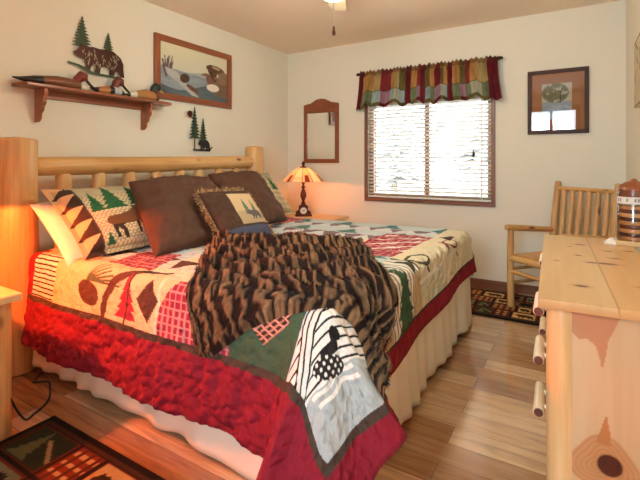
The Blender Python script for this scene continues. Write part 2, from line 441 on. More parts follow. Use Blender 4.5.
# ================================================================== ROOM
XR, YN, ZC = 3.275, -4.95, 2.44
WX0, WX1, WZ0, WZ1 = 1.03, 2.287, 0.772, 1.80          # opening of window_1
VX0, VX1, VZ0, VZ1 = 2.05, 2.95, 0.95, 2.18            # opening of window_2, in the near wall
def wall_with_hole(name, y0, y1, x0, x1, hx0, hx1, hz0, hz1):
    m = MB()
    yc = (y0 + y1) / 2; t = abs(y1 - y0)
    m.box(((x0 + hx0) / 2, yc, ZC / 2), (hx0 - x0, t, ZC)); m.box(((hx1 + x1) / 2, yc, ZC / 2), (x1 - hx1, t, ZC))
    m.box(((hx0 + hx1) / 2, yc, hz0 / 2), (hx1 - hx0, t, hz0)); m.box(((hx0 + hx1) / 2, yc, (hz1 + ZC) / 2), (hx1 - hx0, t, ZC - hz1))
    return struct(name, m, M['wall'])
wall_with_hole('wall_back', 0.0, 0.14, -0.14, XR + .14, WX0, WX1, WZ0, WZ1)
wall_with_hole('wall_front', YN - .14, YN, -0.14, XR + .14, VX0, VX1, VZ0, VZ1)
m = MB(); m.box((-.07, YN / 2, ZC / 2), (.14, -YN, ZC)); struct('wall_left', m, M['wall'])
m = MB(); m.box((XR + .07, YN / 2, ZC / 2), (.14, -YN, ZC)); struct('wall_right', m, M['wall'])
m = MB(); m.box((XR / 2, YN / 2, -.06), (XR + .28, -YN + .28, .12)); struct('floor', m, M['floor'])
m = MB(); m.box((XR / 2, YN / 2, ZC + .06), (XR + .28, -YN + .28, .12)); struct('ceiling', m, M['ceil'])
for nm, c, sz, g in (('baseboard_back', (XR / 2, -.008, .041), (XR, .016, .082), 'x'), ('baseboard_left', (.008, YN / 2, .041), (.016, -YN - .04, .082), 'y'),
                     ('baseboard_right', (XR - .008, YN / 2, .041), (.016, -YN - .04, .082), 'y')):
    m = MB(); m.box(c, sz, grain=g); struct(nm, m, M['trim'], bevel=.004)

# windows: casing on the wall, sash frame set back in the opening, one pane to each side of the meeting stile
def window(name, x0, x1, z0, z1, yw, out, cas=.034):
    root = bpy.data.objects.new(name, None); COL.objects.link(root); root.location = ((x0 + x1) / 2, yw, z0); root['kind'] = 'structure'
    ORIG[root.name] = tuple(root.location)
    s = out
    m = MB(); yc = yw - s * .011; lp = .012
    for c, sz, g in ((((x0 + x1) / 2, yc, z1 + cas / 2 - lp), (x1 - x0 + 2 * cas - 2 * lp, .022, cas), 'x'), (((x0 + x1) / 2, yc, z0 - cas / 2 + lp), (x1 - x0 + 2 * cas - 2 * lp, .022, cas), 'x'),
                     ((x0 - cas / 2 + lp, yc, (z0 + z1) / 2), (cas, .022, z1 - z0 - 2 * lp), 'z'), ((x1 + cas / 2 - lp, yc, (z0 + z1) / 2), (cas, .022, z1 - z0 - 2 * lp), 'z')):
        m.box(c, sz, grain=g)
    m.build('casing', M['trim'], root, bevel=.003)
    m = MB(); ys = yw + s * .075; w = .055; xm = (x0 + x1) / 2
    for c, sz, g in (((xm, ys, z1 - w / 2), (x1 - x0, .05, w), 'x'), ((xm, ys, z0 + w / 2), (x1 - x0, .05, w), 'x'), ((x0 + w / 2, ys, (z0 + z1) / 2), (w, .05, z1 - z0 - 2 * w), 'z'),
                     ((x1 - w / 2, ys, (z0 + z1) / 2), (w, .05, z1 - z0 - 2 * w), 'z'), ((xm, ys, (z0 + z1) / 2), (.05, .05, z1 - z0 - 2 * w), 'z')):
        m.box(c, sz, grain=g)
    m.build('sash', M['sash'], root, bevel=.003)
    for a, b in ((x0 + w, xm - .025), (xm + .025, x1 - w)):
        m = MB(); m.box(((a + b) / 2, ys + s * .005, (z0 + z1) / 2), (b - a + .01, .004, z1 - z0 - 2 * w + .01)); m.build('pane', M['glass'], root, smooth=0)
    return root
window('window_1', WX0, WX1, WZ0, WZ1, 0.0, 1)
window('window_2', VX0, VX1, VZ0, VZ1, YN, -1)

# ================================================================== OUTSIDE
m = MB(); m.box((1.6, 14, -.75), (60, 27, .3)); o = m.build('ground_outside', M['ground']); o['kind'] = 'structure'
def conifer(x, y, h, r, label):
    t = thing('conifer_tree', (x, y, -.6), label, 'tree', 'trees outside the window')
    m = MB(); m.tube([(x, y, -.62), (x, y, h * .5), (x, y, h)], [.14, .08, .02], segs=8); m.build('trunk', M['bark'], t)
    m = MB()
    for k in range(240):
        q = random.random() ** 1.3; z = .4 + q * (h - .5); rr = r * (1 - q) * (0.55 + .45 * random.random()) + .08; th = random.random() * 2 * PI
        d = Vector((math.cos(th), math.sin(th), 0)); sd = Vector((-d.y, d.x, 0)) * (.10 + .16 * rr)
        p0 = Vector((x, y, z + .15)); p1 = p0 + d * rr + Vector((0, 0, -.25 * rr)); mid = (p0 + p1) / 2
        b = len(m.v); m.v += [tuple(p0), tuple(mid + sd + Vector((0, 0, .03))), tuple(p1), tuple(mid - sd + Vector((0, 0, .03))), tuple(mid + Vector((0, 0, .12)))]
        for tri in ((0, 1, 4), (1, 2, 4), (2, 3, 4), (3, 0, 4)):
            m.f.append([b + i for i in tri]); m.uv.append([(0, 0)] * 3)
    m.build('foliage', M['leafgreen'], t)
conifer(-2.2, 9.0, 5.0, 1.5, 'tall conifer outside behind the wider half of the blind')
conifer(0.1, 10.5, 4.2, 1.2, 'shorter conifer outside seen through the middle of the blind')

# ================================================================== WINDOW BLIND, ROD, VALANCE
bx0, bx1, bz0, bz1 = 1.033, 2.284, .790, 1.795
t = thing('window_blind', (1.66, .02, bz1), 'white horizontal slat blind covering the window', 'blind')
m = MB(); m.box((1.6585, .028, bz1 - .025), (bx1 - bx0, .05, .05)); m.build('head_rail', M['slat'], t, bevel=.003)
m = MB(); nsl = 25
rot = Matrix.Rotation(math.radians(-20), 3, 'X')
for k in range(nsl):
    z = bz0 + .035 + k * (bz1 - .07 - bz0 - .03) / (nsl - 1)
    m.box((1.6585, .028, z), (bx1 - bx0 - .004, .046, .0042), rot=rot)
m.build('slats', M['slat'], t, smooth=0)
m = MB(); m.box((1.6585, .028, bz0 + .009), (bx1 - bx0 - .004, .05, .018)); m.build('bottom_rail', M['slat'], t, bevel=.003)
for x in (1.13, 1.66, 2.19):
    m = MB(); m.box((x, .002, (bz0 + bz1) / 2), (.012 if x != 1.66 else .004, .001, bz1 - bz0 - .03)); m.build('ladder_tape', M['slat'], t, smooth=0)
m = MB(); m.tube([(2.12, -.004, bz1 - .05), (2.12, -.004, 1.27)], .0015, segs=6); c = m.build('pull_cord', M['slat'], t)
m = MB(); m.lathe([(.002, 1.275), (.008, 1.255), (.012, 1.215), (.002, 1.205)], (2.12, -.004, 0), segs=12); m.build('tassel', M['iron'], c)

rz_ = 2.085
t = thing('curtain_rod', (1.65, -.06, rz_), 'dark metal curtain rod above the window carrying the valance', 'curtain rod')
m = MB(); m.tube([(.962, -.06, rz_ - .006), (2.352, -.06, rz_ + .006)], .009, segs=12); m.build('rod', M['iron'], t)
for x in (.962, 2.352):
    m = MB(); m.lathe([(.0, -.03), (.012, -.025), (.017, 0), (.012, .02), (.006, .03)], (x, -.06, rz_), segs=12, axis='x'); m.build('finial', M['iron'], t)
for x in (.992, 2.325):
    m = MB(); m.box((x, -.03, rz_ - .012), (.014, .06, .012)); m.build('bracket', M['iron'], t, bevel=.002)

def valance_mesh(name):
    nu, nv = 420, 60
    s = np.linspace(0, 1, nu)[:, None] * np.ones((1, nv)); q = np.ones((nu, 1)) * np.linspace(0, 1, nv)[None, :]
    # q 0 = top of the ruffle, .1 = rod, 1 = hem
    gather = np.clip((.35 - np.abs(q - .1)) / .35, 0, 1)
    fl = np.clip((q - .1) / .9, 0, 1)
    x = .985 + s * 1.355 + (s - .5) * .075 * fl ** 1.5
    ph = s * 2 * PI
    w1 = np.sin(ph * 34 + 2.0 * np.sin(ph * 3)); w2 = np.sin(ph * 11 + 1.7 * np.sin(ph * 2) + .5); w3 = np.sin(ph * 5.5 + 1)
    dep = .013 * w1 * gather + (.006 * w1 + .013 * w2 + .014 * w3) * (.25 + .75 * fl)
    ramp = np.clip(fl / .06, 0, 1)
    y = -.060 - .0125 - .024 * ramp - .018 * fl + dep * (0.35 + .65 * ramp)
    # behind the rod above it
    y = np.minimum(y, -.0725)
    hem = 1.732 + .016 * w2 - .028 * np.clip((np.abs(s - .5) - .42) / .08, 0, 1) - .012 * w3
    top = rz_ + .020 + .009 * w1 + .006 * w2
    z = top + (hem - top) * q
    P = np.stack([x, y, z], -1)
    # patchwork in cloth coordinates (su across, q down)
    rr = random.Random(5); B, G, O, T, K, R2 = [hx(c_) for c_ in ('74222c', 'c08f52', '75683c', 'bda56c', '5a4a2c', '97393a')]
    sage, blue, lilac, pale = [hx(c_) for c_ in ('7f8a66', 'a4b8b6', 'ab8494', 'b9b79c')]
    tops = [B, G, G, T, R2, R2, G, T, O, B, G, R2, B, O, G, B, O, G, B, G, O, R2, G, T, T, B, B]
    mids = [B, sage, sage, blue, lilac, lilac, blue, pale, blue, B, sage, lilac, B, blue, sage, lilac, pale, blue, B, sage, lilac, sage, pale, pale, sage, B, B]
    lows = [B, O, O, O, B, B, O, O, K, B, O, B, B, O, O, B, O, K, B, O, B, O, O, O, O, B, B]
    wd = [rr.uniform(.6, 1.4) for _ in tops]; wd[0] = wd[-1] = 1.2; ed_ = np.cumsum(wd) / sum(wd)
    su = np.clip(s + .0015 * np.sin(9 * q + 20 * s), 0, .9999); col = np.searchsorted(ed_, su)
    col = np.clip(col, 0, len(tops) - 1)
    c1, c2, c3 = [np.array(x_)[col] for x_ in (tops, mids, lows)]
    C = np.where((q < .60)[..., None], c1, np.where((q < .91)[..., None], c2, c3))
    C = np.where((np.abs(q - .60) < .010)[..., None], np.array(hx('54452c')), C)
    C = C * (.80 + .4 * vnoise(s * 90, q * 5, 1, 3))[..., None]
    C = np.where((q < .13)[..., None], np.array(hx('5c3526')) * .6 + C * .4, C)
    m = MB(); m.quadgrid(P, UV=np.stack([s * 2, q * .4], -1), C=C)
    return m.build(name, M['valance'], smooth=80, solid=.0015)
o = valance_mesh('valance'); tag(o, 'burgundy gold and sage patchwork valance gathered on the rod', 'curtain')

# ================================================================== BED
BX = .28; ZT = .655; UE, VE, VF, RR = 2.24, 2.92, .98, .05
bed = thing('log_bed', (1.25, -1.95, 0), 'golden pine log bed with round spindle headboard', 'bed')
for (y, r, z) in ((-2.99, .108, 1.285), (-.945, .088, 1.305)):
    m = MB(); m.log((BX, y, 0), (BX, y, z), r * 1.03, r * .97, segs=28, n=14, wob=.012); m.build('post', M['pine'], bed)
m = MB(); m.log((BX, -2.90, 1.128), (BX, -1.02, 1.158), .056, .058, segs=22, n=14, bend=.006); m.build('top_rail', M['pine'], bed)
m = MB(); m.log((BX, -2.90, .44), (BX, -1.02, .44), .05, .05, segs=18, n=10); m.build('lower_rail', M['pine'], bed)
for y in (-2.735, -2.51, -2.29, -2.075, -1.85, -1.655, -1.43, -1.215):
    m = MB(); m.log((BX, y, .45), (BX, y, 1.112), .047, .045, segs=16, n=16, tenon1=.075, tenon0=.06); m.build('spindle', M['pine'], bed)
for y in (-2.90, -1.0):
    m = MB(); m.box((1.26, y, .27), (1.94, .03, .14), grain='x'); m.build('side_rail', M['pine'], bed, bevel=.004)
m = MB(); m.box((2.22, -1.95, .27), (.03, 1.87, .14), grain='y'); m.build('end_rail', M['pine'], bed, bevel=.004)
for y in (-2.80, -1.10):
    m = MB(); m.log((2.15, y, 0), (2.15, y, .2), .05, .05, n=4); m.build('leg', M['pine'], bed)
m = MB(); m.box((1.28, -1.95, .195), (1.9, 1.82, .02), grain='y'); m.build('slat_deck', M['pine'], bed)
m = MB(); m.box((1.28, -1.95, .43), (1.88, 1.90, .43)); o = m.build('mattress', M['mattress'], bevel=.05)
tag(o, 'king size mattress lying under the patchwork quilt', 'mattress')

# --- how cloth lies on the bed: flat coordinates (u along the bed, v across it) to space
def prof(d, flare):
    arc = RR * (PI / 2 - flare)
    th = np.clip(d, 0, arc) / RR
    h = RR * np.sin(th); zz = RR * (1 - np.cos(th))
    e = np.maximum(d - arc, 0)
    return h + e * np.sin(flare), zz + e * np.cos(flare)
def drape(u, v, lift=0.0):
    u = np.asarray(u, float); v = np.asarray(v, float)
    a = np.maximum(u - UE, 0); b = np.maximum(v - VE, 0); c = np.maximum(VF - v, 0)
    bb = np.maximum(b, c); sgn = np.where(b >= c, 1.0, -1.0)
    rho = np.hypot(a, bb); phi = np.arctan2(bb, a + 1e-9)
    # the spare cloth at a corner swings outward in a cone; beside it the sides fall back steeply
    dist = np.where(a <= 0, np.maximum(UE - u, 0), np.where(bb <= 0, np.where(v > 2, np.maximum(VE - v, 0), np.maximum(v - VF, 0)), 0.0))
    near_c = np.where(a <= 0, v > 2, v > 2) | ((a > 0) & (b > 0))
    swing = np.where(near_c, .58, .04)
    fl = np.where(b > 0, .115, .075) + swing * np.exp(-(dist / np.where(a <= 0, .085, .15)) ** 2) * (.92 + .08 * np.cos(4 * phi))
    H, Z = prof(rho, fl)
    both = np.clip(np.minimum(a, bb) / .05, 0, 1)
    # slack waves in the hanging parts
    drop = np.clip((rho - .08) / .35, 0, 1)
    H = H + drop * (.014 * np.sin(u * 9.0 + 1.0) * (b > 0) * (1 - both) + .014 * np.sin(v * 8.0 + .6) * (a > 0) * (1 - both))
    H = H + both * drop * .020 * np.sin(phi * 7 + .8)
    cu = np.minimum(u, UE); cv = np.clip(v, VF, VE)
    px = cu + np.cos(phi) * H * (rho > 0); pv = cv + sgn * np.sin(phi) * H * (rho > 0)
    und = .010 * (fbm(u, v, 4.0, 5) - .5)
    z = ZT - Z + und * np.clip(1 - rho / .05, 0, 1)
    # normals
    nH = np.clip(rho / (RR * 1.5), 0, 1) * np.cos(fl)
    nx = np.cos(phi) * nH * (rho > 0); nv_ = sgn * np.sin(phi) * nH * (rho > 0); nz = np.sqrt(np.clip(1 - nH ** 2, 0.0, 1)) + 0.05
    L = np.sqrt(nx ** 2 + nv_ ** 2 + nz ** 2); nx, nv_, nz = nx / L, nv_ / L, nz / L
    return np.stack([px + nx * lift, -(pv + nv_ * lift), z + nz * lift], -1)

# --- quilt
def hem_u(v):
    base = np.interp(v, [.5, 1.0, 1.6, 2.4, 2.7, 2.92, 3.06], [.30, .31, .33, .365, .385, .41, .42])
    return UE + base
def quilt_paint(u, v):
    RED, BRN, CRM = np.array(hx('8a1c2c')), np.array(hx('4b3026')), np.array(hx('e6d7b4'))
    GRN, GRY, PEA = np.array(hx('3f5a41')), np.array(hx('aeb4b0')), np.array(hx('dfc193'))  # PEA is the cream cloth with the lamp's orange light mixed in
    SKY, CHK, TEAL = np.array(hx('c3cfd0')), np.array(hx('9c2b3e')), np.array(hx('3f6a66'))
    WHT, BLK, TAN = np.array(hx('ece6d8')), np.array(hx('1f1b19')), np.array(hx('c4ab84'))
    C = np.zeros(u.shape + (3,)); C[:] = CRM
    def put(mask, col): C[mask] = col
    def ticking(mask, coord, per=.0225, w=.36):
        put(mask, WHT * .96); put(mask & ((coord / per) % 1.0 < w), BLK)
    def check(mask, a, b, per=.03):
        put(mask, CHK); put(mask & (((a / per) % 1.0 < .22) | ((b / per) % 1.0 < .22)), np.array(hx('c98a86')))
    hu = hem_u(v)
    # ground blocks in rows (each about .38 m)
    pal = [PEA, CRM, SKY, TAN * 1.1, CRM, SKY, CRM]
    bu = np.floor((u - .48) / .385).astype(int); bv = np.floor((3.16 - v) / .385).astype(int)
    idx = (bu * 3 + bv * 2) % 7
    for k in range(7): put(idx == k, np.clip(pal[k], 0, 1))
    put((v < 1.9) & (idx % 2 == 0), SKY)  # far blocks turn pale blue: window light put into the colour
    fu = ((u - .48) / .385) % 1.0; fv = ((3.16 - v) / .385) % 1.0
    # rows of triangles between blocks, all over the top
    for r0 in (2.66, 2.30, 1.50, 1.14, .80):
        row = (v > r0) & (v < r0 + .16) & (u < UE + .02)
        tq = (v - r0) / .16; tu = ((u + r0) / .17) % 1.0
        put(row, np.array(hx('e3d6c0')) if r0 > 2 else np.array(hx('cfd2d2')))  # far rows get cooler tones, the window's light painted into the cloth
        put(row & (np.abs(tu - .5) < .5 * (1 - tq)), BRN * 1.5 if r0 > 2 else np.array(hx('7d6a72')))
    for r0, c0 in ((1.95, .9), (1.30, .6), (.98, .4)):
        # teal pines and pale checks towards the far side
        row = (v > r0) & (v < r0 + .19) & (u < UE)
        tu = ((u + c0) / .39) % 1.0 * .39
        put(row, SKY * .95)
        put(row & pine_mask(tu, v * -1, .19, -(r0 + .18), .24, .17, 4), TEAL * 1.3)
    # checks on the top
    check(inpoly(u, v, [(.98, 2.92), (.92, 2.62), (1.16, 2.58), (1.30, 2.90)]), u, v, .04)
    check(rect(u, v, 1.82, 2.18, 1.36, 2.08), u, v, .05)
    cr = (np.abs(((u * .8 + v) / .16) % 1.0 - .5) < .1) & rect(u, v, 1.86, 2.14, 1.42, 1.9); put(cr, WHT)
    check(rect(u, v, 1.20, 1.50, 1.66, 1.98), u, v, .05)
    check(rect(u, v, .60, .92, 1.0, 1.34), u, v, .05)
    # ---- near side row, from the head to the corner
    ne = v > 2.86
    put(rect(u, v, .30, 1.46, 2.88, 3.16), PEA)
    ticking(rect(u, v, .46, .68, 2.93, 3.16), v, .0235, .34)
    put(rect(u, v, .30, .46, 2.88, 3.16), RED)
    cone = ell(u, v, .97, 3.07, .085, .055, .3); put(cone, BRN * 1.6); put(cone & ((((u + v) / .018) % 1 < .3) | (((u - v) / .018) % 1 < .3)), BRN)
    for k in range(7): put(line_mask(u, v, [(.95, 3.01), (1.02 + .03 * k, 2.90 + .018 * k)], .010), np.array(hx('54603f')))
    put(line_mask(u, v, [(1.09, 3.18), (1.10, 3.08), (1.16, 2.99), (1.30, 2.91), (1.42, 2.88)], .042), BRN * 1.3)
    t_ = pine_mask(u, -v, 1.26, -3.14, .17, .20, 5); put(t_, CHK * 1.1)
    put(line_mask(u, v, [(1.26, 3.16), (1.28, 2.92)], .012), BRN)
    put(inpoly(u, v, [(1.33, 3.04), (1.41, 2.95), (1.47, 3.03), (1.42, 3.13)]), BRN * 1.2)
    check(rect(u, v, 1.48, 1.87, 2.93, 3.16), u, v, .032)
    put(inpoly(u, v, [(1.48, 2.93), (1.56, 2.93), (1.48, 3.05)]), PEA)
    put(rect(u, v, 1.87, 2.185, 2.76, 3.16), GRN)
    pc = inpoly(u, v, [(1.955, 3.02), (2.02, 2.92), (2.14, 2.94), (2.13, 3.00), (2.03, 3.085)])
    put(pc, np.array(hx('d9937c'))); put(pc & ((((u * .9 + v) / .026) % 1 < .72) & (((u * .5 - v) / .03) % 1 < .74)), BRN * .7)
    # loon block on the corner
    vin = np.interp(u, [2.22, 2.42, 2.7], [3.16, 3.27, 3.30])
    lb = (u > 2.19) & (v > 2.70) & (u < hu - .10) & (v < vin)
    put(lb, WHT); st = lb & (((u * 1.0 + v * .42) / .034) % 1.0 < .24); put(st, BLK)
    tk = (u > 2.19 + .3 * np.maximum(v - 3.0, 0)) & (u < 2.242 + .3 * np.maximum(v - 3.0, 0)) & (v > 2.76) & (v < vin)
    put(tk, WHT * .96); tq_ = (u - .3 * np.maximum(v - 3.0, 0) - 2.19); put(tk & ((np.abs(tq_ - .003) < .003) | (np.abs(tq_ - .022) < .003) | (np.abs(tq_ - .047) < .004)), BLK)
    wv2 = (u - 2.24) * 1.0 + (v - 2.92) * .42 + .005 * np.sin(v * 60)
    wat = lb & (wv2 > .19); put(wat, GRY * 1.02)
    for k in (0, 1): put(lb & (np.abs(wv2 - (.205 + .032 * k)) < .0075) & (np.abs(v - 3.08) < .10), WHT)
    put(line_mask(u, v, [(2.305, 2.975), (2.335, 3.00), (2.31, 3.05)], .030) & lb, BLK * 1.5)
    lo = ell(u, v, 2.345, 3.065, .075, .034, -.75) & lb; put(lo, BLK * 1.8)
    put(lo & (((u / .022) % 1 - .5) ** 2 + ((v / .022) % 1 - .5) ** 2 < .07), WHT)
    put(ell(u, v, 2.312, 2.965, .026, .018) & lb, BLK)
    # ---- foot side
    fs = (u > UE - .06) & (v < 2.70)
    ticking(rect(u, v, 2.14, 2.62, 2.10, 2.56), v, .035, .30)
    put(rect(u, v, 2.30, 2.62, 2.10, 2.20) | rect(u, v, 2.14, 2.62, 2.50, 2.70), TAN)
    put(pine_mask(v, -u, 2.32, -2.52, .26, .34, 5), GRN * 1.15)
    put((u > 2.14) & (v < 2.10) & (v > 1.0), np.array(hx('e0d3b2')))
    put((u > 2.36) & (v < 2.10) & (v > 1.7), np.array(hx('cfcdae')))
    for cu_, cv_, s_, cc in ((2.25, 2.0, 1.0, hx('4a4a35')), (2.27, 1.42, .8, hx('8a3a3a'))):
        fish = ell(u, v, cu_, cv_, .05 * s_, .10 * s_, .25) & ~ell(u, v, cu_, cv_, .032 * s_, .08 * s_, .25)
        tail_ = inpoly(u, v, [(cu_, cv_ + .10 * s_), (cu_ - .06 * s_, cv_ + .17 * s_), (cu_ + .06 * s_, cv_ + .17 * s_)])
        put(fish | tail_, np.array(cc)); put(line_mask(u, v, [(cu_ + .04, cv_ - .02), (cu_ + .09, cv_ - .05)], .02), np.array(cc))
    put(line_mask(u, v, [(2.36, 2.10), (2.345, 1.72)], .022), WHT); put(line_mask(u, v, [(2.36, 2.1), (2.32, 2.04)], .015), WHT)
    put(inpoly(u, v, [(2.17, 1.34), (2.26, 1.40), (2.25, 1.24)]), BRN)
    # ---- seams, brown inner binding, red border, hem binding
    hem_n = 3.43; vin = np.interp(u, [2.22, 2.42, 2.7], [3.16, 3.27, 3.30]); uin = hu - np.interp(v, [2.5, 2.95, 3.1, 3.3], [.10, .10, .12, .22])
    dn, df = v - vin, u - uin
    dd = np.maximum(dn, df)
    bwid = np.where((v > 2.75) | (u < 2.2), .028, .012)
    put((dd > 0) & (dd < bwid), np.array(hx('4a3b30')))
    put((dd >= bwid) | (v < .965), RED)
    put((v > hem_n - .013) | (u > hu - .012), RED * .72)
    return np.clip(C, 0, 1)
nu, nv = 460, 560
S, V_ = np.meshgrid(np.concatenate([np.linspace(0, .76, 270), np.linspace(.76, 1, 271)[1:]]), np.concatenate([np.linspace(.80, 2.70, 280), np.linspace(2.70, 3.43, 281)[1:]]), indexing='ij')
U_ = .40 + S * (hem_u(V_) - .40)
# the near corner of the quilt is rounded
P = drape(U_, V_)
# quilted puckers, strongest in the red border
bord = np.clip((V_ - 3.16) / .03, 0, 1)
puck = fbm(U_, V_, 24, 11, 2) - .5
P[..., 1] -= np.where(V_ > VE, puck * np.where(U_ > 2.15, .006, .010 + .026 * bord), 0); P[..., 2] += np.where(V_ <= VE, puck * .012, 0)
P[..., 0] += np.where((U_ > UE) & (V_ < VE), puck * .012, 0)
C = quilt_paint(U_, V_)
C = C * (.94 + .12 * vnoise(U_, V_, 150, 2))[..., None]
m = MB(); m.quadgrid(P, UV=np.stack([U_, V_], -1), C=np.clip(C, 0, 1))
q_ob = m.build('patchwork_quilt', M['quilt'], smooth=180, solid=.006)
tag(q_ob, 'lodge patchwork quilt with wide burgundy border draped over the bed', 'quilt')

# --- gathered skirt under the quilt
m = MB()
path = []
for x in np.linspace(.36, 2.262, 260): path.append((x, -2.925, 0, -1))
for a in np.linspace(0, PI / 2, 14)[1:-1]: path.append((2.262 + .025 * math.sin(a), -2.90 - .025 * math.cos(a), math.sin(a), -math.cos(a)))
for y in np.linspace(-2.90, -.98, 260): path.append((2.287, y, 1, 0))
for x in np.linspace(2.262, .36, 200): path.append((x, -.955, 0, 1))
pa = np.array(path); n = len(pa); L = np.concatenate([[0], np.cumsum(np.hypot(np.diff(pa[:, 0]), np.diff(pa[:, 1])))])
hts = np.linspace(0, 1, 16)
Pk = np.zeros((n, 16, 3))
for j, h in enumerate(hts):
    amp = .003 + .011 * (1 - h) ** 1.2
    w = amp * (np.sin(L * 34 + 5 * np.sin(L * 2.3)) * (.4 + .6 * np.sin(L * 4.1) ** 2) + .9 * np.sin(L * 9 + 2 * np.sin(L * 1.7)))
    tuck = -.02 * h
    Pk[:, j, 0] = pa[:, 0] + pa[:, 2] * (w + tuck + .02); Pk[:, j, 1] = pa[:, 1] + pa[:, 3] * (w + tuck + .02)
    zb = .012 + .022 * (.5 + .5 * np.sin(L * 2.3 + .6)) + .010 * np.sin(L * 11)
    Pk[:, j, 2] = zb + (.41 - zb) * h
UV = np.stack([np.repeat(L[:, None], 16, 1), np.repeat(hts[None, :] * .4, n, 0)], -1)
m.quadgrid(Pk, UV=UV, flip=True)
o = m.build('bed_skirt', M['skirt'], smooth=180, solid=.003); tag(o, 'cream gathered bed skirt hanging below the quilt to the floor', 'bed skirt')

# --- faux fur throw
def coons(c0, c1, d0, d1, nu, nv):
    # c0: q=0 curve over p, c1: q=1 curve over p, d0: p=0 over q, d1: p=1 over q
    def samp(pts, n):
        pts = np.array(pts, float); k = np.linspace(0, 1, len(pts)); t = np.linspace(0, 1, n)
        out = np.stack([np.interp(t, k, pts[:, i]) for i in (0, 1)], -1)
        w = max(3, n // 12)
        for _ in range(2):
            pad = np.concatenate([np.repeat(out[:1], w, 0), out, np.repeat(out[-1:], w, 0)])
            sm = np.stack([np.convolve(pad[:, i], np.ones(2 * w + 1) / (2 * w + 1), 'valid') for i in (0, 1)], -1)
            sm[0] = out[0]; sm[-1] = out[-1]; out = sm
        return out
    C0, C1, D0, D1 = samp(c0, nu), samp(c1, nu), samp(d0, nv), samp(d1, nv)
    p = np.linspace(0, 1, nu)[:, None, None]; q = np.linspace(0, 1, nv)[None, :, None]
    return (1 - q) * C0[:, None] + q * C1[:, None] + (1 - p) * D0[None] + p * D1[None] - ((1 - p) * (1 - q) * C0[0] + p * (1 - q) * C0[-1] + (1 - p) * q * C1[0] + p * q * C1[-1])
nu, nv = 300, 230
UVt = coons([(1.06, 2.30), (1.30, 2.21), (1.50, 2.09), (1.72, 1.99), (1.91, 1.96)],
            [(1.71, 3.19), (1.78, 3.22), (1.86, 3.13), (1.94, 3.05), (2.05, 2.99), (2.14, 2.97), (2.22, 2.95), (2.28, 2.90), (2.34, 2.83), (2.42, 2.85), (2.47, 2.93), (2.52, 3.0), (2.57, 2.93)],
            [(1.06, 2.30), (1.24, 2.48), (1.45, 2.74), (1.62, 2.95), (1.66, 3.05), (1.71, 3.19)],
            [(1.91, 1.96), (2.06, 2.18), (2.18, 2.35), (2.28, 2.50), (2.36, 2.61), (2.44, 2.70), (2.52, 2.80), (2.57, 2.93)], nu, nv)
p = np.linspace(0, 1, nu)[:, None] * np.ones((1, nv)); q = np.ones((nu, 1)) * np.linspace(0, 1, nv)[None, :]
tu, tv = UVt[..., 0], UVt[..., 1]
fan = (q - .10) / (.30 + .70 * p) + .05 * np.sin(p * 7 + 1) + .07 * (fbm(p, q, 4, 3) - .5)
ridg = .5 + .5 * np.sin(fan * 2 * PI * 4.6 + .6)
ridg2 = .5 + .5 * np.sin((p * .8 + q * 1.6) * 2 * PI * 4 + 2.4 * np.sin(q * 4) + 3 * fbm(p, q, 3, 21))
edge = np.minimum(np.minimum(p, 1 - p), np.minimum(q, 1 - q)); ed = np.clip(edge / .035, 0, 1)
ed = np.sqrt(1 - (1 - ed) ** 2)
topm = np.clip((2.98 - tv) / .12, 0, 1) * np.clip((.86 - q * (1 - .25 * p)) / .35, 0, 1)
bandc = p * 18.0 + .5 * np.sin(q * 5) + 1.5 * (fbm(p, q, 6, 8) - .5) + .7 * (vnoise(p * 70, q * 26, 1, 14) - .5)
bs = .5 + .5 * np.sin(bandc * 2 * PI)
lift = .010 + ed * (.010 + topm * (.056 * ridg ** .8 + .024 * ridg2) + .010 * bs + .010 * (fbm(p, q, 30, 4, 2) - .3))
tail = np.clip((p - .80) / .2, 0, 1) * np.clip((q - .5) / .4, 0, 1)
lift = lift + tail * ed * (.035 * (.5 + .5 * np.sin(p * 60 + 3)))
P = drape(tu, tv, 0.0); P2 = drape(tu, tv, 1.0) - P
Pt = P + P2 * lift[..., None]
DK, LT, MD = np.array(hx('28170e')), np.array(hx('8c6b48')), np.array(hx('4c3322'))
tt = np.clip((bs - .40 - .35 * (vnoise(p * 40, q * 14, 1, 33) - .5)) / .34, 0, 1)[..., None]
C = DK * (1 - tt) + (MD * .45 + LT * .55) * tt
hi = np.clip((bs - .8) / .2, 0, 1)[..., None]; C = C * (1 - hi) + LT * hi
nz = (.70 + .6 * vnoise(p * 160, q * 120, 1, 6))[..., None]; C = C * nz * (.45 + .9 * fbm(p * 3, q * 2, 6, 12))[..., None]
UVg = np.stack([p * 1.5, q * 1.3], -1)
m = MB(); m.quadgrid(Pt, UV=UVg, C=np.clip(C, 0, 1))
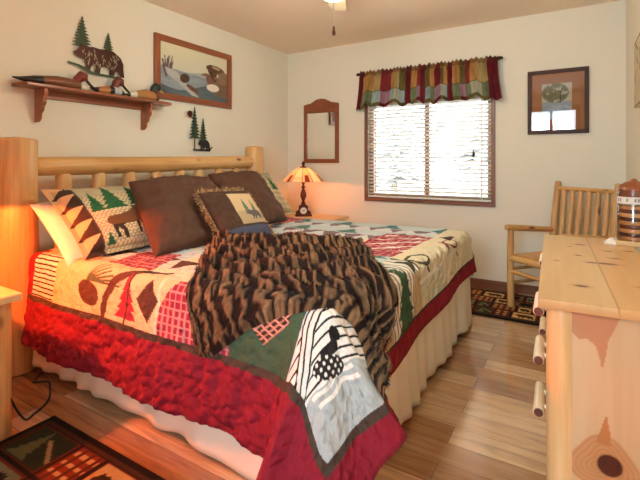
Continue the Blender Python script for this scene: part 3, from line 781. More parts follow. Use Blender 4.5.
# fur tufts
ii = np.random.randint(2, nu - 2, 26000); jj = np.random.randint(2, nv - 2, 26000)
dp = np.zeros_like(Pt); dp[1:-1] = Pt[2:] - Pt[:-2]; dq = np.zeros_like(Pt); dq[:, 1:-1] = Pt[:, 2:] - Pt[:, :-2]
nrm = np.cross(dp, dq); nrm /= np.linalg.norm(nrm, axis=-1, keepdims=True) + 1e-9
nrm *= np.sign((nrm * P2).sum(-1, keepdims=True))
for i, j in zip(ii, jj):
    b0 = Pt[i, j]; nn = nrm[i, j]; dirp = dq[i, j] / (np.linalg.norm(dq[i, j]) + 1e-9)
    d = nn * .008 + dirp * .012 + np.random.normal(0, .0022, 3)
    sd = np.cross(nn, d); sd = sd / (np.linalg.norm(sd) + 1e-9) * .0014
    b = len(m.v); m.v += [tuple(b0 - sd), tuple(b0 + sd), tuple(b0 + d)]
    cc = np.clip(C[i, j] * (0.85 + .5 * random.random()), 0, 1); m.c += [tuple(cc)] * 3
    m.f.append([b, b + 1, b + 2]); m.uv.append([tuple(UVg[i, j])] * 3)
o = m.build('fur_throw', M['fur'], smooth=180); tag(o, 'dark brown striped faux fur throw heaped across the quilt', 'throw blanket')

# ================================================================== PILLOWS
def pillow(name, c, wv, hv, thick, mat, paint=None, n=(56, 44), flange=0.0, puff=.42, seed=1, wrinkle=.006, shear=False):
    c = np.array(c, float); wv = np.array(wv, float); hv = np.array(hv, float)
    if not shear: hv = hv - wv * (hv @ wv) / (wv @ wv)
    nrm = np.cross(wv, hv); nrm /= np.linalg.norm(nrm)
    a, b = np.meshgrid(np.linspace(-1, 1, n[0]), np.linspace(-1, 1, n[1]), indexing='ij')
    fa = 1 - flange / (np.linalg.norm(wv) / 2); fb = 1 - flange / (np.linalg.norm(hv) / 2)
    ra = np.clip(np.abs(a) / fa, 0, 1); rb = np.clip(np.abs(b) / fb, 0, 1)
    t = ((1 - ra ** 2.4) * (1 - rb ** 2.4)) ** puff
    pinch = 1 - .045 * (1 - np.abs(b) ** 2) * (np.abs(a) ** 3); pinb = 1 - .045 * (1 - np.abs(a) ** 2) * (np.abs(b) ** 3)
    X = c + (a * pinch)[..., None] * wv / 2 + (b * pinb)[..., None] * hv / 2
    wr = (fbm(a, b * .6, 3.0, seed, 3) - .5) * wrinkle * 2 + wrinkle * .32 * np.sin(15 * (a * .55 + b) + 5 * fbm(a, b, 2, seed + 3)) * (.25 + np.abs(a) ** 2)
    m = MB(); W, H = np.linalg.norm(wv), np.linalg.norm(hv)
    for sgn in (1, -1):
        Q = X + nrm * (sgn * (thick / 2 * t + .003) + (wr * np.clip(t * 2, 0, 1) if sgn > 0 else 0))[..., None]
        Cc = None
        if paint is not None: Cc = paint(a, b, sgn)
        m.quadgrid(Q, UV=np.stack([a * W / 2, b * H / 2], -1), C=Cc, flip=(sgn < 0))
    # rim
    nu_, nv_ = n
    ring = [(i, 0) for i in range(nu_)] + [(nu_ - 1, j) for j in range(1, nv_)] + [(i, nv_ - 1) for i in range(nu_ - 2, -1, -1)] + [(0, j) for j in range(nv_ - 2, 0, -1)]
    N = nu_ * nv_
    for k in range(len(ring)):
        (i1, j1), (i2, j2) = ring[k], ring[(k + 1) % len(ring)]
        p1, p2 = i1 * nv_ + j1, i2 * nv_ + j2
        m.f.append([p1, N + p1, N + p2, p2]); m.uv.append([(0, 0)] * 4)
    return m, (X, nrm, wv, hv)
def sham_paint(mirror):
    CR, BRN, PEA, GRN = np.array(hx('d9caa2')), np.array(hx('3f2a20')), np.array(hx('dda877')), np.array(hx('2f6238'))
    def f(a, b, s):
        a = -a if mirror else a
        C = np.zeros(a.shape + (3,)); C[:] = CR * (.86 if s < 0 else 1)
        wv_ = ((a / .07 + np.floor(b / .05) * .5) % 1.0 < .35) | ((b / .05) % 1.0 < .28)
        C[wv_] = np.array(hx('a3936c'))
        C[b > .42] = np.array(hx('b5a886')) * (.9 + .2 * vnoise(a, b, 8, 3))[b > .42][:, None]
        for ca, w, h, base in ((-.54, .26, .62, -.06), (-.26, .42, .84, -.06), (.14, .38, .74, .0), (.60, .36, .7, .0)):
            mk = pine_mask(a, b, ca, base, w, h, 6); C[mk] = GRN * (.75 + .5 * vnoise(a, b, 30, 2))[mk][:, None]
        mo = inpoly(a, b, place(MOOSE, -.52, -.80, .76, .78)); C[mo] = np.array(hx('6f4a2c'))
        leg = mo & (b < -.48); C[leg] = np.array(hx('3a2a20'))
        mk = pine_mask(a, b, -.58, -.86, .15, .26, 3); C[mk] = GRN * .8
        st = a < -.70; C[st] = PEA
        q_ = ((b + 1) / .40) % 1.0; t_ = (a + 1) / .30
        C[st & (q_ < t_ * .95)] = BRN; C[(a > -.71) & (a < -.685)] = np.array(hx('4a3b30'))
        return np.clip(C, 0, 1)
    return f
m, _ = pillow('x', (.665, -2.575, .838), (0, .74, 0), (-.42, 0, .33), .17, None, sham_paint(False), n=(150, 110), flange=.03)
o = m.build('moose_pillow', M['cloth'], smooth=60); tag(o, 'moose and pine tree pillow leaning beside the big log post', 'pillow', 'pillows on the bed')
m, _ = pillow('x', (.57, -1.27, .868), (0, .74, 0), (-.33, .06, .38), .16, None, sham_paint(False), n=(120, 90), flange=.03)
o = m.build('moose_pillow', M['cloth'], smooth=60); tag(o, 'pine tree pillow mostly hidden behind the farther brown pillow, nearest the lamp', 'pillow', 'pillows on the bed')
m, _ = pillow('x', (.590, -2.605, .776), (0, .74, 0), (-.38, 0, .29), .14, None, None, seed=5)
o = m.build('bed_pillow', M['white'], smooth=80); tag(o, 'plain cream pillow tucked behind the moose pillow at the log post', 'pillow', 'pillows on the bed')
m, _ = pillow('x', (.855, -2.285, .852), (.0, .66, .01), (-.47, .17, .37), .20, None, None, seed=2, wrinkle=.022, shear=True, n=(110, 90))
o = m.build('brown_pillow', M['brown_satin'], smooth=80); tag(o, 'large brown pillow between the moose pillow and the small fringed pillow', 'pillow', 'pillows on the bed')
m, _ = pillow('x', (.765, -1.595, .878), (.0, .57, .01), (-.43, .14, .38), .18, None, None, seed=4, wrinkle=.020, shear=True, n=(110, 90))
o = m.build('brown_pillow', M['brown_satin'], smooth=80); tag(o, 'brown pillow behind the small fringed pillow, farther from the moose', 'pillow', 'pillows on the bed')
def small_paint(a, b, s):
    BRN = np.array(hx('4a3428')); C = np.zeros(a.shape + (3,)); C[:] = BRN * (.85 + .3 * vnoise(a, b, 9, 2))[..., None]
    C[b < -.62] = np.array(hx('4d5266'))
    pn = rect(a, b, -.28, .86, -.55, .72); C[pn] = np.array(hx('c9ac84'))
    C[pn & (b < -.05)] = np.array(hx('b09a78'))
    for ca, w, h, base in ((.18, .3, .7, -.2), (.5, .28, .6, -.2)):
        mk = pine_mask(a, b, ca, base, w, h, 6) & pn; C[mk] = np.array(hx('5d7260'))
    mo = inpoly(a, b, place(BEAR, .12, -.42, .6, .42)); C[mo] = np.array(hx('5b5250'))
    return np.clip(C, 0, 1)
t = thing('fringed_pillow', (1.04, -2.04, .70), 'small fringed brown pillow with a tan bear panel', 'pillow', 'pillows on the bed')
m, (X, nrm, wv, hv) = pillow('x', (1.10, -2.10, .815), (.0, .44, -.01), (-.24, .02, .29), .13, None, small_paint, n=(90, 74), seed=9)
m.build('cover', M['cloth'], t, smooth=60)
m = MB(); m.c = []
for k in range(760):
    side = random.random(); e = random.uniform(-1, 1)
    if side < .36: a, b = -1, e
    elif side < .64: a, b = e, 1
    elif side < .92: a, b = 1, e
    else: a, b = e, -1
    c = np.array((1.10, -2.10, .815)); base = c + a * wv / 2 + b * hv / 2
    out = (wv * a if abs(a) == 1 else hv * b); out = out / np.linalg.norm(out)
    p1 = base + out * .012 + np.random.normal(0, .004, 3); p2 = base + out * .028 + np.random.normal(0, .008, 3) - np.array((0, 0, .004))
    col = random.choice([hx('6b4c34'), hx('b49468'), hx('8a6a48')])
    m.tube([base - out * .004, p1, p2], [.003, .0028, .002], segs=4, col=col)
m.build('fringe', M['cloth'], t)

# ================================================================== LAMPS AND NIGHTSTANDS
def nightstand(ox, oy, label, group, far):
    # own coordinates: front faces +x, size .50 x .56, top at .60
    t = thing('log_nightstand', (ox, oy, 0), label, 'nightstand', group, local=True)
    m = MB(); m.box((0, 0, .5825), (.56, .62, .035), grain='y'); m.build('top', M['pine_pale'], t, bevel=.006)
    for sx in (-1, 1):
        for sy in (-1, 1):
            m = MB(); m.log((sx * .215, sy * .245, 0), (sx * .215, sy * .245, .565), .048, .045, segs=20, n=8, wob=.02); m.build('leg', M['pine'], t)
    for sy in (-1, 1):
        m = MB(); m.box((0, sy * .245, .37), (.36, .02, .34), grain='z'); m.build('side_panel', M['pine_pale'], t, bevel=.002)
    m = MB(); m.box((-.215, 0, .37), (.02, .42, .34), grain='y'); m.build('back_panel', M['pine_pale'], t)
    m = MB(); m.box((0, 0, .20), (.38, .44, .02), grain='y'); m.build('bottom_shelf', M['pine_pale'], t, bevel=.002)
    for zc in (.465, .315):
        m = MB(); m.box((.212, 0, zc), (.025, .40, .135), grain='y'); m.box((.228, 0, zc), (.012, .36, .10), grain='y')
        d = m.build('drawer', M['pine_pale'], t, bevel=.004)
        m = MB(); m.tube([(.232, 0, zc), (.262, 0, zc)], [.013, .017], segs=14, dome=.3); m.build('knob', M['iron'], d)
    return t
n1 = nightstand(.665, -3.56, 'pine log nightstand beside the big log post and the cord', 'log nightstands', False)
n2 = copy_tree(n1); n2.location = (.64, -.50, 0); n2['label'] = 'pine log nightstand under the stained glass lamp, almost hidden by the quilt'

def lamp(ox, oy, oz, label):
    t = thing('table_lamp', (ox, oy, oz), label, 'lamp', local=True)
    # scrolled foot holding a small round clock, turned towards the room
    ang = math.radians(36)
    R_ = Matrix.Rotation(ang, 3, 'Z')
    half = [(.085, 0), (.090, .012), (.076, .020), (.080, .035), (.070, .052), (.052, .062), (.045, .082), (.050, .098), (.040, .112), (.024, .118), (.018, .132)]
    poly = half + [(-x, z) for x, z in half[::-1]]
    m = MB(); m.prism(poly, 'xz', -.035, .035); m.v = [tuple(R_ @ Vector(v)) for v in m.v]
    m.build('foot', M['bronze'], t, bevel=.005, recalc=True)
    m = MB(); m.lathe([(0, -.044), (.030, -.044), (.036, -.040), (.036, -.030)], (0, 0, .060), segs=28, axis='y')
    m.v = [tuple(R_ @ Vector(v)) for v in m.v]; c = m.build('clock_face', M['slat'], t, recalc=True)
    m = MB(); m.lathe([(.034, -.046), (.040, -.046), (.042, -.036), (.036, -.034)], (0, 0, .060), segs=28, axis='y')
    m.box((.006, -.046, .066), (.003, .002, .022), rot=Matrix.Rotation(.6, 3, 'Y')); m.box((-.006, -.046, .062), (.016, .002, .003))
    m.lathe([(0, -.047), (.005, -.047), (.005, -.043)], (0, 0, .06), segs=10, axis='y')
    m.v = [tuple(R_ @ Vector(v)) for v in m.v]; m.build('clock_rim', M['bronze'], c, recalc=True)
    m = MB(); m.lathe([(.020, .128), (.028, .136), (.014, .148), (.018, .17), (.030, .20), (.032, .225), (.022, .26), (.012, .285), (.016, .292), (.026, .300), (.012, .312), (.011, .33), (.020, .342), (.010, .355), (.006, .365), (.006, .50)], (0, 0, 0), segs=20); m.build('stem', M['bronze'], t)
    # eight-sided paned shade
    m = MB(); segs = 12; prof_ = [(.212, .360), (.210, .368), (.165, .415), (.115, .462), (.062, .497), (.040, .503)]
    cream, amber, red, lead = np.array(hx('f3e3bd')), np.array(hx('e3cb98')), np.array(hx('7a3826')), np.array(hx('241610'))
    ns = segs * 14
    P = np.zeros((len(prof_) * 4, ns, 3)); C = np.zeros((len(prof_) * 4, ns, 3))
    kk = np.interp(np.linspace(0, 1, len(prof_) * 4), np.linspace(0, 1, len(prof_)), [r for r, z in prof_])
    zz = np.interp(np.linspace(0, 1, len(prof_) * 4), np.linspace(0, 1, len(prof_)), [z for r, z in prof_])
    for j in range(ns):
        th = 2 * PI * j / ns; fr = (j / 14) % 1.0; pn = int(j // 14)
        flat = math.cos(PI / segs) / math.cos((fr - .5) * 2 * PI / segs)
        P[:, j, 0] = kk * flat * math.cos(th); P[:, j, 1] = kk * flat * math.sin(th); P[:, j, 2] = zz
        for i in range(P.shape[0]):
            s_ = i / (P.shape[0] - 1)
            c_ = cream if pn % 2 else amber
            if pn % 2 == 0 and s_ < .45 and abs(fr - .5) < .24: c_ = red
            if pn % 4 == 1 and .28 < s_ < .36: c_ = amber
            if fr < .06 or fr > .95 or s_ < .03: c_ = lead
            C[i, j] = c_
    m.quadgrid(P, closed_v=True, UV=np.zeros((P.shape[0], ns + 1, 2)), C=C)
    m.build('shade', M['shade'], t, smooth=20)
    m = MB(); m.lathe([(.042, .500), (.045, .506), (.020, .516), (.012, .524), (.016, .535), (.020, .545), (.010, .560), (.002, .570)], (0, 0, 0), segs=16); m.build('finial', M['bronze'], t)
    m = MB(); m.lathe([(.002, .385), (.014, .388), (.022, .405), (.020, .425), (.010, .445), (.009, .455)], (.0, 0, 0), segs=14); m.build('bulb', M['bulb'], t)
    return t
lamp1 = lamp(.52, -.455, .60, 'stained glass table lamp with a clock in its foot, on the far nightstand')
lamp2 = copy_tree(lamp1); lamp2.location = (.74, -3.535, .60); lamp2['label'] = 'matching stained glass lamp on the nightstand by the big log post'
lamp2.rotation_euler = (0, 0, math.radians(40))

# cord on the floor
t = MB(); pts = [(.905, -3.33, .33), (.91, -3.30, .20), (.88, -3.22, .03), (.84, -3.16, .006), (.78, -3.07, .006), (.66, -3.00, .006), (.60, -2.98, .012), (.56, -3.03, .02), (.50, -2.98, .012), (.40, -2.86, .006)]
ctrl = [Vector(p_) for p_ in pts]; sm = []
for i in range(len(ctrl) - 1):
    p0, p1, p2, p3 = ctrl[max(i - 1, 0)], ctrl[i], ctrl[i + 1], ctrl[min(i + 2, len(ctrl) - 1)]
    for k in range(6):
        s = k / 6; sm.append(.5 * ((2 * p1) + (-p0 + p2) * s + (2 * p0 - 5 * p1 + 4 * p2 - p3) * s * s + (-p0 + 3 * p1 - 3 * p2 + p3) * s ** 3))
sm.append(ctrl[-1])
t.tube(sm, .0045, segs=8); o = t.build('power_cord', M['black']); tag(o, 'black power cord curling on the floor beside the nightstand leg', 'cord')

# ================================================================== RUGS
def rug_paint(a, b, seed, w, h, fine=False):
    # a along the length, b across, metres
    BLK, BRN, TAN, GLD, RED, GRN, SAGE = [np.array(hx(x)) for x in ('1c1613', '4a2f20', 'b79a6a', 'd0ab6a', '8a3a22', '2f3a26', '7c7a5c')]
    C = np.zeros(a.shape + (3,)); C[:] = BLK
    ed = np.minimum(np.minimum(a, w - a), np.minimum(b, h - b))
    C[(ed > .035) & (ed < .05)] = BRN
    rnd = random.Random(seed)
    ncol = 3
    inner = ed > .05
    # blocks in three rows with dark bars between
    y0 = .055; rows = [(.055, .235), (.255, .445), (.465, h - .055)]
    if fine: rows = [(.055, .19), (.205, .335), (.35, .48), (.495, h - .055)]
    for ri, (r0, r1) in enumerate(rows):
        x = .055; k = ri + seed
        while x < w - .09:
            bw = rnd.choice([.10, .13, .17] if fine else [.15, .20, .26]); x1 = min(x + bw, w - .055)
            msk = rect(a, b, x, x1, r0, r1)
            kind = k % 5
            fa = (a - x) / max(x1 - x, .01); fb = (b - r0) / (r1 - r0)
            if kind == 0:
                C[msk] = GRN; C[msk & pine_mask(fa, fb, .35, .08, .5, .84, 5)] = np.array(hx('6b7048')); C[msk & line_mask(fa, fb, [(.5, .7), (.95, .3)], .08)] = TAN
            elif kind == 1:
                C[msk] = RED; C[msk & ((a / .045) % 1 < .45)] = np.array(hx('5d2a1c')); C[msk & ((b / .05) % 1 < .40) & ((a / .045) % 1 > .45)] = GLD
            elif kind == 2:
                C[msk] = GLD; C[msk & inpoly(fa, fb, place(BEAR, .12, .15, .76, .66))] = BRN * .6
            elif kind == 3:
                C[msk] = BRN * 1.2; C[msk & (((a + b) / .05) % 1 < .3)] = TAN * .7; C[msk & ell(fa, fb, .5, .5, .3, .34)] = BLK
            else:
                C[msk] = SAGE; C[msk & inpoly(fa, fb, place(MOOSE, .15, .12, .7, .74))] = BLK * 1.3
            e_ = rect(a, b, x + .008, x1 - .008, r0 + .008, r1 - .008); C[msk & ~e_] = RED * .6
            x = x1 + .016; k += 1
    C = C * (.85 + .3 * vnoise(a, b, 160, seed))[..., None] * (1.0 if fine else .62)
    return np.clip(C, 0, 1)
def rug(name, x0, x1, y0, y1, label, seed, long='x', z=.010):
    w, h = (x1 - x0, y1 - y0)
    n1_, n2_ = int(w / .006), int(h / .006)
    X, Y = np.meshgrid(np.linspace(x0, x1, n1_), np.linspace(y0, y1, n2_), indexing='ij')
    a, b = (X - x0, Y - y0)
    C = rug_paint(a, b, seed, w, h, fine=seed == 2)
    ed = np.minimum(np.minimum(a, w - a), np.minimum(b, h - b))
    Z = z * np.clip(ed / .006 + .15, 0, 1) + .001 * (fbm(X, Y, 40, seed) - .5) + .0015
    m = MB(); m.quadgrid(np.stack([X, Y, Z], -1), UV=np.stack([X, Y], -1), C=C)
    o = m.build(name, M['rug'], smooth=60); tag(o, label, 'rug')
    return o
rug('lodge_rug', .935, 2.15, -3.82, -3.115, 'dark lodge rug with plaid bars on the floor along the bed', 3)
rug('lodge_rug', 1.86, 3.02, -.775, -.085, 'lodge rug of small wildlife blocks under the log armchair', 2)

# ================================================================== LOG ARMCHAIR
cx_, cy_ = 2.497, -.464
ch = thing('log_armchair', (cx_, cy_, .0125), 'pine log armchair with slatted back standing in the corner', 'chair')
f_ = Vector((.615, .788, 0)).normalized(); l_ = Vector((f_.y, -f_.x, 0))       # back direction, across direction
A = Vector((cx_, cy_, 0)); Wd, Dp = .50, .445
def cp(b, a, z): return tuple(A + f_ * b + l_ * a + Vector((0, 0, z + .0125)))
for a in (0, Wd):
    m = MB(); m.log(cp(0, a, 0), cp(0, a, .612), .027, .024, n=8, bend=.004); m.build('front_leg', M['pine'], ch)
    m = MB(); zt = .985; m.tube([cp(Dp - .03, a, 0), cp(Dp - .02, a, .25), cp(Dp - .01, a, .42), cp(Dp + .025, a, .70), cp(Dp + .06, a, .93), cp(Dp + .065, a, zt)], [.028, .028, .028, .027, .026, .022], segs=18, wob=.02, dome=.25); m.build('back_post', M['pine'], ch)
    m = MB(); m.log(cp(-.045, a, .628), cp(Dp + .01, a, .585), .025, .022, n=8); m.build('arm', M['pine'], ch)
    for z in (.30, .19):
        m = MB(); m.log(cp(0, a, z), cp(Dp - .02, a, z), .014, .014, n=4); m.build('side_rung', M['pine'], ch)
    m = MB(); m.log(cp(0, a, .385), cp(Dp - .01, a, .375), .02, .02, n=4); m.build('seat_rail', M['pine'], ch)
m = MB(); m.log(cp(0, 0, .385), cp(0, Wd, .385), .024, .024, n=5); m.build('seat_rail', M['pine'], ch)
m = MB(); m.log(cp(0, 0, .28), cp(0, Wd, .28), .016, .016, n=5); m.build('front_rung', M['pine'], ch)
m = MB(); m.log(cp(Dp - .02, 0, .26), cp(Dp - .02, Wd, .26), .015, .015, n=5); m.build('back_rung', M['pine'], ch)
m = MB()
for k in range(5):
    d0 = .015 + k * (Dp - .02) / 5; dc = d0 + (Dp - .03) / 10
    r_ = Matrix.Rotation(math.atan2(f_.y, f_.x), 3, 'Z'); c_ = cp(dc, Wd / 2, .408)
    m.box(c_, ((Dp - .03) / 5 - .003, Wd - .01, .018), grain='y', rot=r_)
m.build('seat', wood('orange_seat_wood', 'dba35f', 'b97c3e', '6a3c18', knots=.2), ch, bevel=.003)
m = MB(); m.log(cp(Dp + .055, 0, .925), cp(Dp + .055, Wd, .925), .019, .019, n=5); m.build('top_rail', M['pine'], ch)
m = MB(); m.log(cp(Dp + .0, 0, .46), cp(Dp + .0, Wd, .46), .019, .019, n=5); m.build('lower_back_rail', M['pine'], ch)
for k in range(6):
    a = .07 + k * (Wd - .14) / 5
    m = MB(); m.tube([cp(Dp - .002, a, .465), cp(Dp + .03, a, .70), cp(Dp + .055, a, .92)], [.019, .022, .019], segs=10, wob=.03); m.build('back_slat', M['pine'], ch)

# ================================================================== DRESSER
rzd = math.radians(2.86)
dr = thing('log_dresser', (2.878, -2.747, 0), 'knotty pine log dresser with log drawer pulls against the right-hand wall'.replace('right-hand', 'plain'), 'dresser', rz=rzd, local=True)
DL, DD, DZ = 1.215, .345, .76
KN = [(.135, .98, .020, .011), (.235, .86, .016, .010), (.315, .90, .016, .010), (.115, .70, .010, .010), (.245, .70, .016, .008), (.155, .57, .020, .010), (.205, .575, .032, .014), (.035, .55, .008, .006), (.09, .90, .008, .006), (.28, .25, .02, .012), (.10, .18, .018, .012)]
def pine_board(a, b, seed, knots, seams=(), base='e6c48c', dark='c4935a'):
    # a across the grain, b along it
    n = fbm(a * 60, b * 3.0, 1.0, seed, 4); n2 = fbm(a * 9, b * 1.2, 1.0, seed + 9, 3)
    t = np.clip(.5 * n + .7 * n2 - .1, 0, 1)[..., None]
    C = np.array(hx(base)) * (1 - t * .8) + np.array(hx(dark)) * t * .8
    for ka, kb, ra, rb in knots:
        d = np.sqrt(((a - ka) / rb) ** 2 + ((b - kb) / ra) ** 2) if False else np.sqrt(((a - ka) / ra) ** 2 + ((b - kb) / rb) ** 2)
        w = np.clip(2.4 - d, 0, 1.4)[..., None] / 1.4
        C = C * (1 - .55 * w) + np.array(hx('b3733c')) * .55 * w
        k = np.clip((1.15 - d) / .3, 0, 1)[..., None]; C = C * (1 - k) + np.array(hx('5e301a')) * k
    for s_ in seams:
        k = (np.abs(a - s_) < .0015)[..., None]; C = np.where(k, np.array(hx('b07f4a')), C)
    return np.clip(C, 0, 1)
# top: a painted board over a slab
a, b = np.meshgrid(np.linspace(-.018, DD + .002, 90), np.linspace(-.022, DL + .02, 300), indexing='ij')
Ct = pine_board(a, b, 4, KN, seams=(.175,)); right = a > .175; Ct[right] = Ct[right] * np.array([1.0, .88, .74])
m = MB(); m.quadgrid(np.stack([a, b, np.full_like(a, DZ)], -1), UV=np.stack([a, b], -1), C=Ct)
n1_, n2_ = a.shape; N = len(m.v); edge = [(i, 0) for i in range(n1_)] + [(n1_ - 1, j) for j in range(1, n2_)] + [(i, n2_ - 1) for i in range(n1_ - 2, -1, -1)] + [(0, j) for j in range(n2_ - 2, 0, -1)]
for i, j in edge: m.v.append((a[i, j], b[i, j], DZ - .026)); m.c.append(tuple(np.array(hx('c58f58'))))
for k in range(len(edge)):
    k2 = (k + 1) % len(edge); (i1, j1), (i2, j2) = edge[k], edge[k2]
    m.f.append([i1 * n2_ + j1, N + k, N + k2, i2 * n2_ + j2]); m.uv.append([(0, 0), (0, .02), (.01, .02), (.01, 0)])
m.f.append([N + k for k in range(len(edge))]); m.uv.append([(0, 0)] * len(edge))
m.build('top', M['pinepaint'], dr, smooth=40)
# end panels
def end_panel(y, near):
    a, b = np.meshgrid(np.linspace(.045, DD - .045, 80), np.linspace(.06, DZ - .026, 200), indexing='ij')
    Ce = pine_board(a, b, 8 if near else 12, [(.158, .315, .026, .028)] if near else [(.2, .5, .02, .02)], base='d3ba90', dark='b78f60')
    if near:
        HE = np.array(hx('c98f66'))
        hp = inpoly(a, b, [(.06, .735), (.06, .675), (.085, .650), (.105, .655), (.125, .640), (.135, .605), (.14, .575), (.148, .61), (.155, .66), (.172, .70), (.185, .735)])
        Ce[hp] = Ce[hp] * .2 + np.array(hx('b5764f')) * .8
        d = np.sqrt(((a - .145) / .085) ** 2 + ((b - .315) / .075) ** 2) + .12 * np.sin(np.arctan2(b - .315, a - .145) * 3)
        k = np.clip((1.0 - d) / .06, 0, 1)[..., None]; rg = (.88 + .12 * np.sin(d * 40))[..., None]
        Ce = Ce * (1 - k * .8) + np.array(hx('c88d58')) * rg * k * .8
        fl = inpoly(a, b, [(.125, .37), (.137, .41), (.150, .455), (.158, .41), (.162, .37)]); Ce[fl] = np.array(hx('b87a46'))
        d = np.sqrt(((a - .158) / .030) ** 2 + ((b - .315) / .030) ** 2); k = np.clip((1.05 - d) / .12, 0, 1)[..., None]
        core = np.array(hx('4a1e14')) * (.8 + .5 * fbm(a, b, 90, 3))[..., None]; Ce = Ce * (1 - k) + core * k
    Ce = np.where((np.abs(a - .236) < .0018)[..., None], np.array(hx('9a6a3c')), Ce)
    m = MB(); m.quadgrid(np.stack([a, np.full_like(a, y), b], -1), UV=np.stack([a, b], -1), C=np.clip(Ce, 0, 1))
    return m.build('end_panel', M['pinepaint'], dr, smooth=0, solid=.018)
end_panel(.012, True); end_panel(DL - .03, False)
for (x, y) in ((.042, .040), (DD - .045, .040), (.042, DL - .045), (DD - .045, DL - .045)):
    m = MB(); m.log((x, y, 0), (x, y, DZ - .026), .040, .038, segs=20, n=10, wob=.02); m.build('post', M['pine_pale'], dr)
m = MB(); m.box((DD - .03, DL / 2, .40), (.012, DL - .1, .64), grain='y'); m.build('back_panel', M['pine_pale'], dr)
m = MB(); m.box((.030, DL / 2, .205), (.02, DL - .12, .11), grain='y'); m.build('apron', M['pine_pale'], dr, bevel=.003)
m = MB(); m.box((DD / 2, DL / 2, .07), (DD - .06, DL - .1, .02), grain='y'); m.build('bottom_board', M['pine_pale'], dr)
for zc, hh in ((.672, .110), (.515, .16), (.348, .16)):
    m = MB(); m.box((.025, DL / 2, zc), (.03, DL - .13, hh), grain='y'); d = m.build('drawer', M['pine_pale'], dr, bevel=.004)
    for yc in (.235, DL - .235):
        m = MB(); m.log((-.020, yc - .095, zc), (-.020, yc + .095, zc), .0165, .0155, segs=16, n=6, wob=.03, dome=.05)
        m.tube([(.012, yc - .05, zc), (-.014, yc - .05, zc)], .008, segs=8); m.tube([(.012, yc + .05, zc), (-.014, yc + .05, zc)], .008, segs=8)
        p_ = m.build('pull', wood('peeled_log_pull', 'f3e2c2', 'e2c496', '8a5a30', knots=.2) if not bpy.data.materials.get('peeled_log_pull') else bpy.data.materials['peeled_log_pull'], d)
        for e in (-.0965, .0965):
            m = MB(); m.tube([(-.020, yc + e - .001, zc), (-.020, yc + e + .001, zc)], .0135, segs=14); m.build('cut_end', plain('dark_cut_end', '6e3a26', .6) if not bpy.data.materials.get('dark_cut_end') else bpy.data.materials['dark_cut_end'], d)

# jar on the dresser
JX, JY, JZ = 3.185, -1.625, DZ
j = thing('layered_jar', (JX, JY, JZ), 'round glass jar of amber and brown rings on the dresser', 'jar')
m = MB(); m.box((JX, JY, JZ + .011), (.145, .145, .022), grain='x'); m.build('base', M['pine_pale'], j, bevel=.004)
prof_ = []; cols = []
rings = ['c98348', '5e2616', 'd39a5c', '6a2c1a', 'cf8f52', '5a2414', 'd8a468', '6e301c', 'c88a4e']
z = .022; hh = .0185
for k, c in enumerate(rings):
    for dz, r in ((0.0005, .056), (hh * .3, .060), (hh * .7, .060), (hh - .0005, .056)): prof_.append((r, z + dz)); cols.append(hx(c))
    z += hh
m = MB(); m.lathe([(0, .022)] + prof_ + [(0, z)], (JX, JY, JZ), segs=32, cols=[cols[0]] + cols + [cols[-1]]); m.build('contents', M['jar'], j, smooth=60)
m = MB(); m.lathe([(.0655, .022), (.0655, .245), (.060, .258)], (JX, JY, JZ), segs=36); m.build('glass', M['glass'], j)
m = MB(); nn = 64; P = np.zeros((12, nn, 3)); Cc = np.zeros((12, nn, 3))
for i in range(12):
    for k in range(nn):
        th = 2 * PI * k / nn; P[i, k] = (JX + .0664 * math.cos(th), JY + .0664 * math.sin(th), JZ + .196 + i * .003)
        Cc[i, k] = hx('ddd6cc') if not (3 < i < 9 and (k * 7 // 3) % 4 == 0) else hx('6b625a')
m.quadgrid(P, closed_v=True, UV=np.zeros((12, nn + 1, 2)), C=Cc); m.build('label_band', M['print'], j)
m = MB(); m.lathe([(.0, .228), (.062, .228), (.062, .252), (.058, .268)], (JX, JY, JZ), segs=32); m.build('collar', M['mirwood'], j)
m = MB(); m.lathe([(.067, .258), (.066, .268), (.055, .284), (.034, .298), (.012, .306), (.010, .312), (.001, .316)], (JX, JY, JZ), segs=32); m.build('lid', M['mirwood'], j)
# crumpled clear wrapper beside the jar
a, b = np.meshgrid(np.linspace(-1, 1, 20), np.linspace(-1, 1, 16), indexing='ij')
hgt = .022 * (1 - a ** 2) * (1 - b ** 2) * (.5 + fbm(a, b, 3, 4)) + .001
m = MB(); m.quadgrid(np.stack([3.095 + .030 * a, -1.635 + .045 * b, DZ + hgt], -1), UV=np.stack([a, b], -1)); o = m.build('crumpled_wrapper', M['white'], smooth=30)
tag(o, 'crumpled white paper lying at the foot of the jar', 'paper')

# ================================================================== LEFT WALL: SHELF, DUCKS, METAL ART, PAINTING
SH = 1.636
sh = thing('wall_shelf', (0, -2.36, SH), 'red-brown wooden wall shelf on two scrolled brackets', 'shelf')
m = MB(); pl_ = [(0.0, -2.895), (.09, -2.895), (.155, -2.875), (.155, -1.84), (.145, -1.815), (.10, -1.79), (0, -1.79)]
m.prism([(x, y) for x, y in pl_], 'xy', SH - .020, SH); m.build('board', M['cherry'], sh, bevel=.004, recalc=True)
bp_ = [(0, SH - .02), (.125, SH - .02), (.128, SH - .055), (.110, SH - .085), (.112, SH - .105), (.085, SH - .135), (.082, SH - .155), (.055, SH - .175), (.050, SH - .205), (.028, SH - .225), (0, SH - .228)]
for y in (-2.755, -1.985):
    m = MB(); m.prism(bp_, 'xz', y - .011, y + .011); m.build('bracket', M['cherry'], sh, bevel=.002, recalc=True)
m = MB(); m.box((.010, -2.37, SH - .045), (.018, .75, .05), grain='y'); m.build('wall_rail', M['cherry'], sh, bevel=.002)

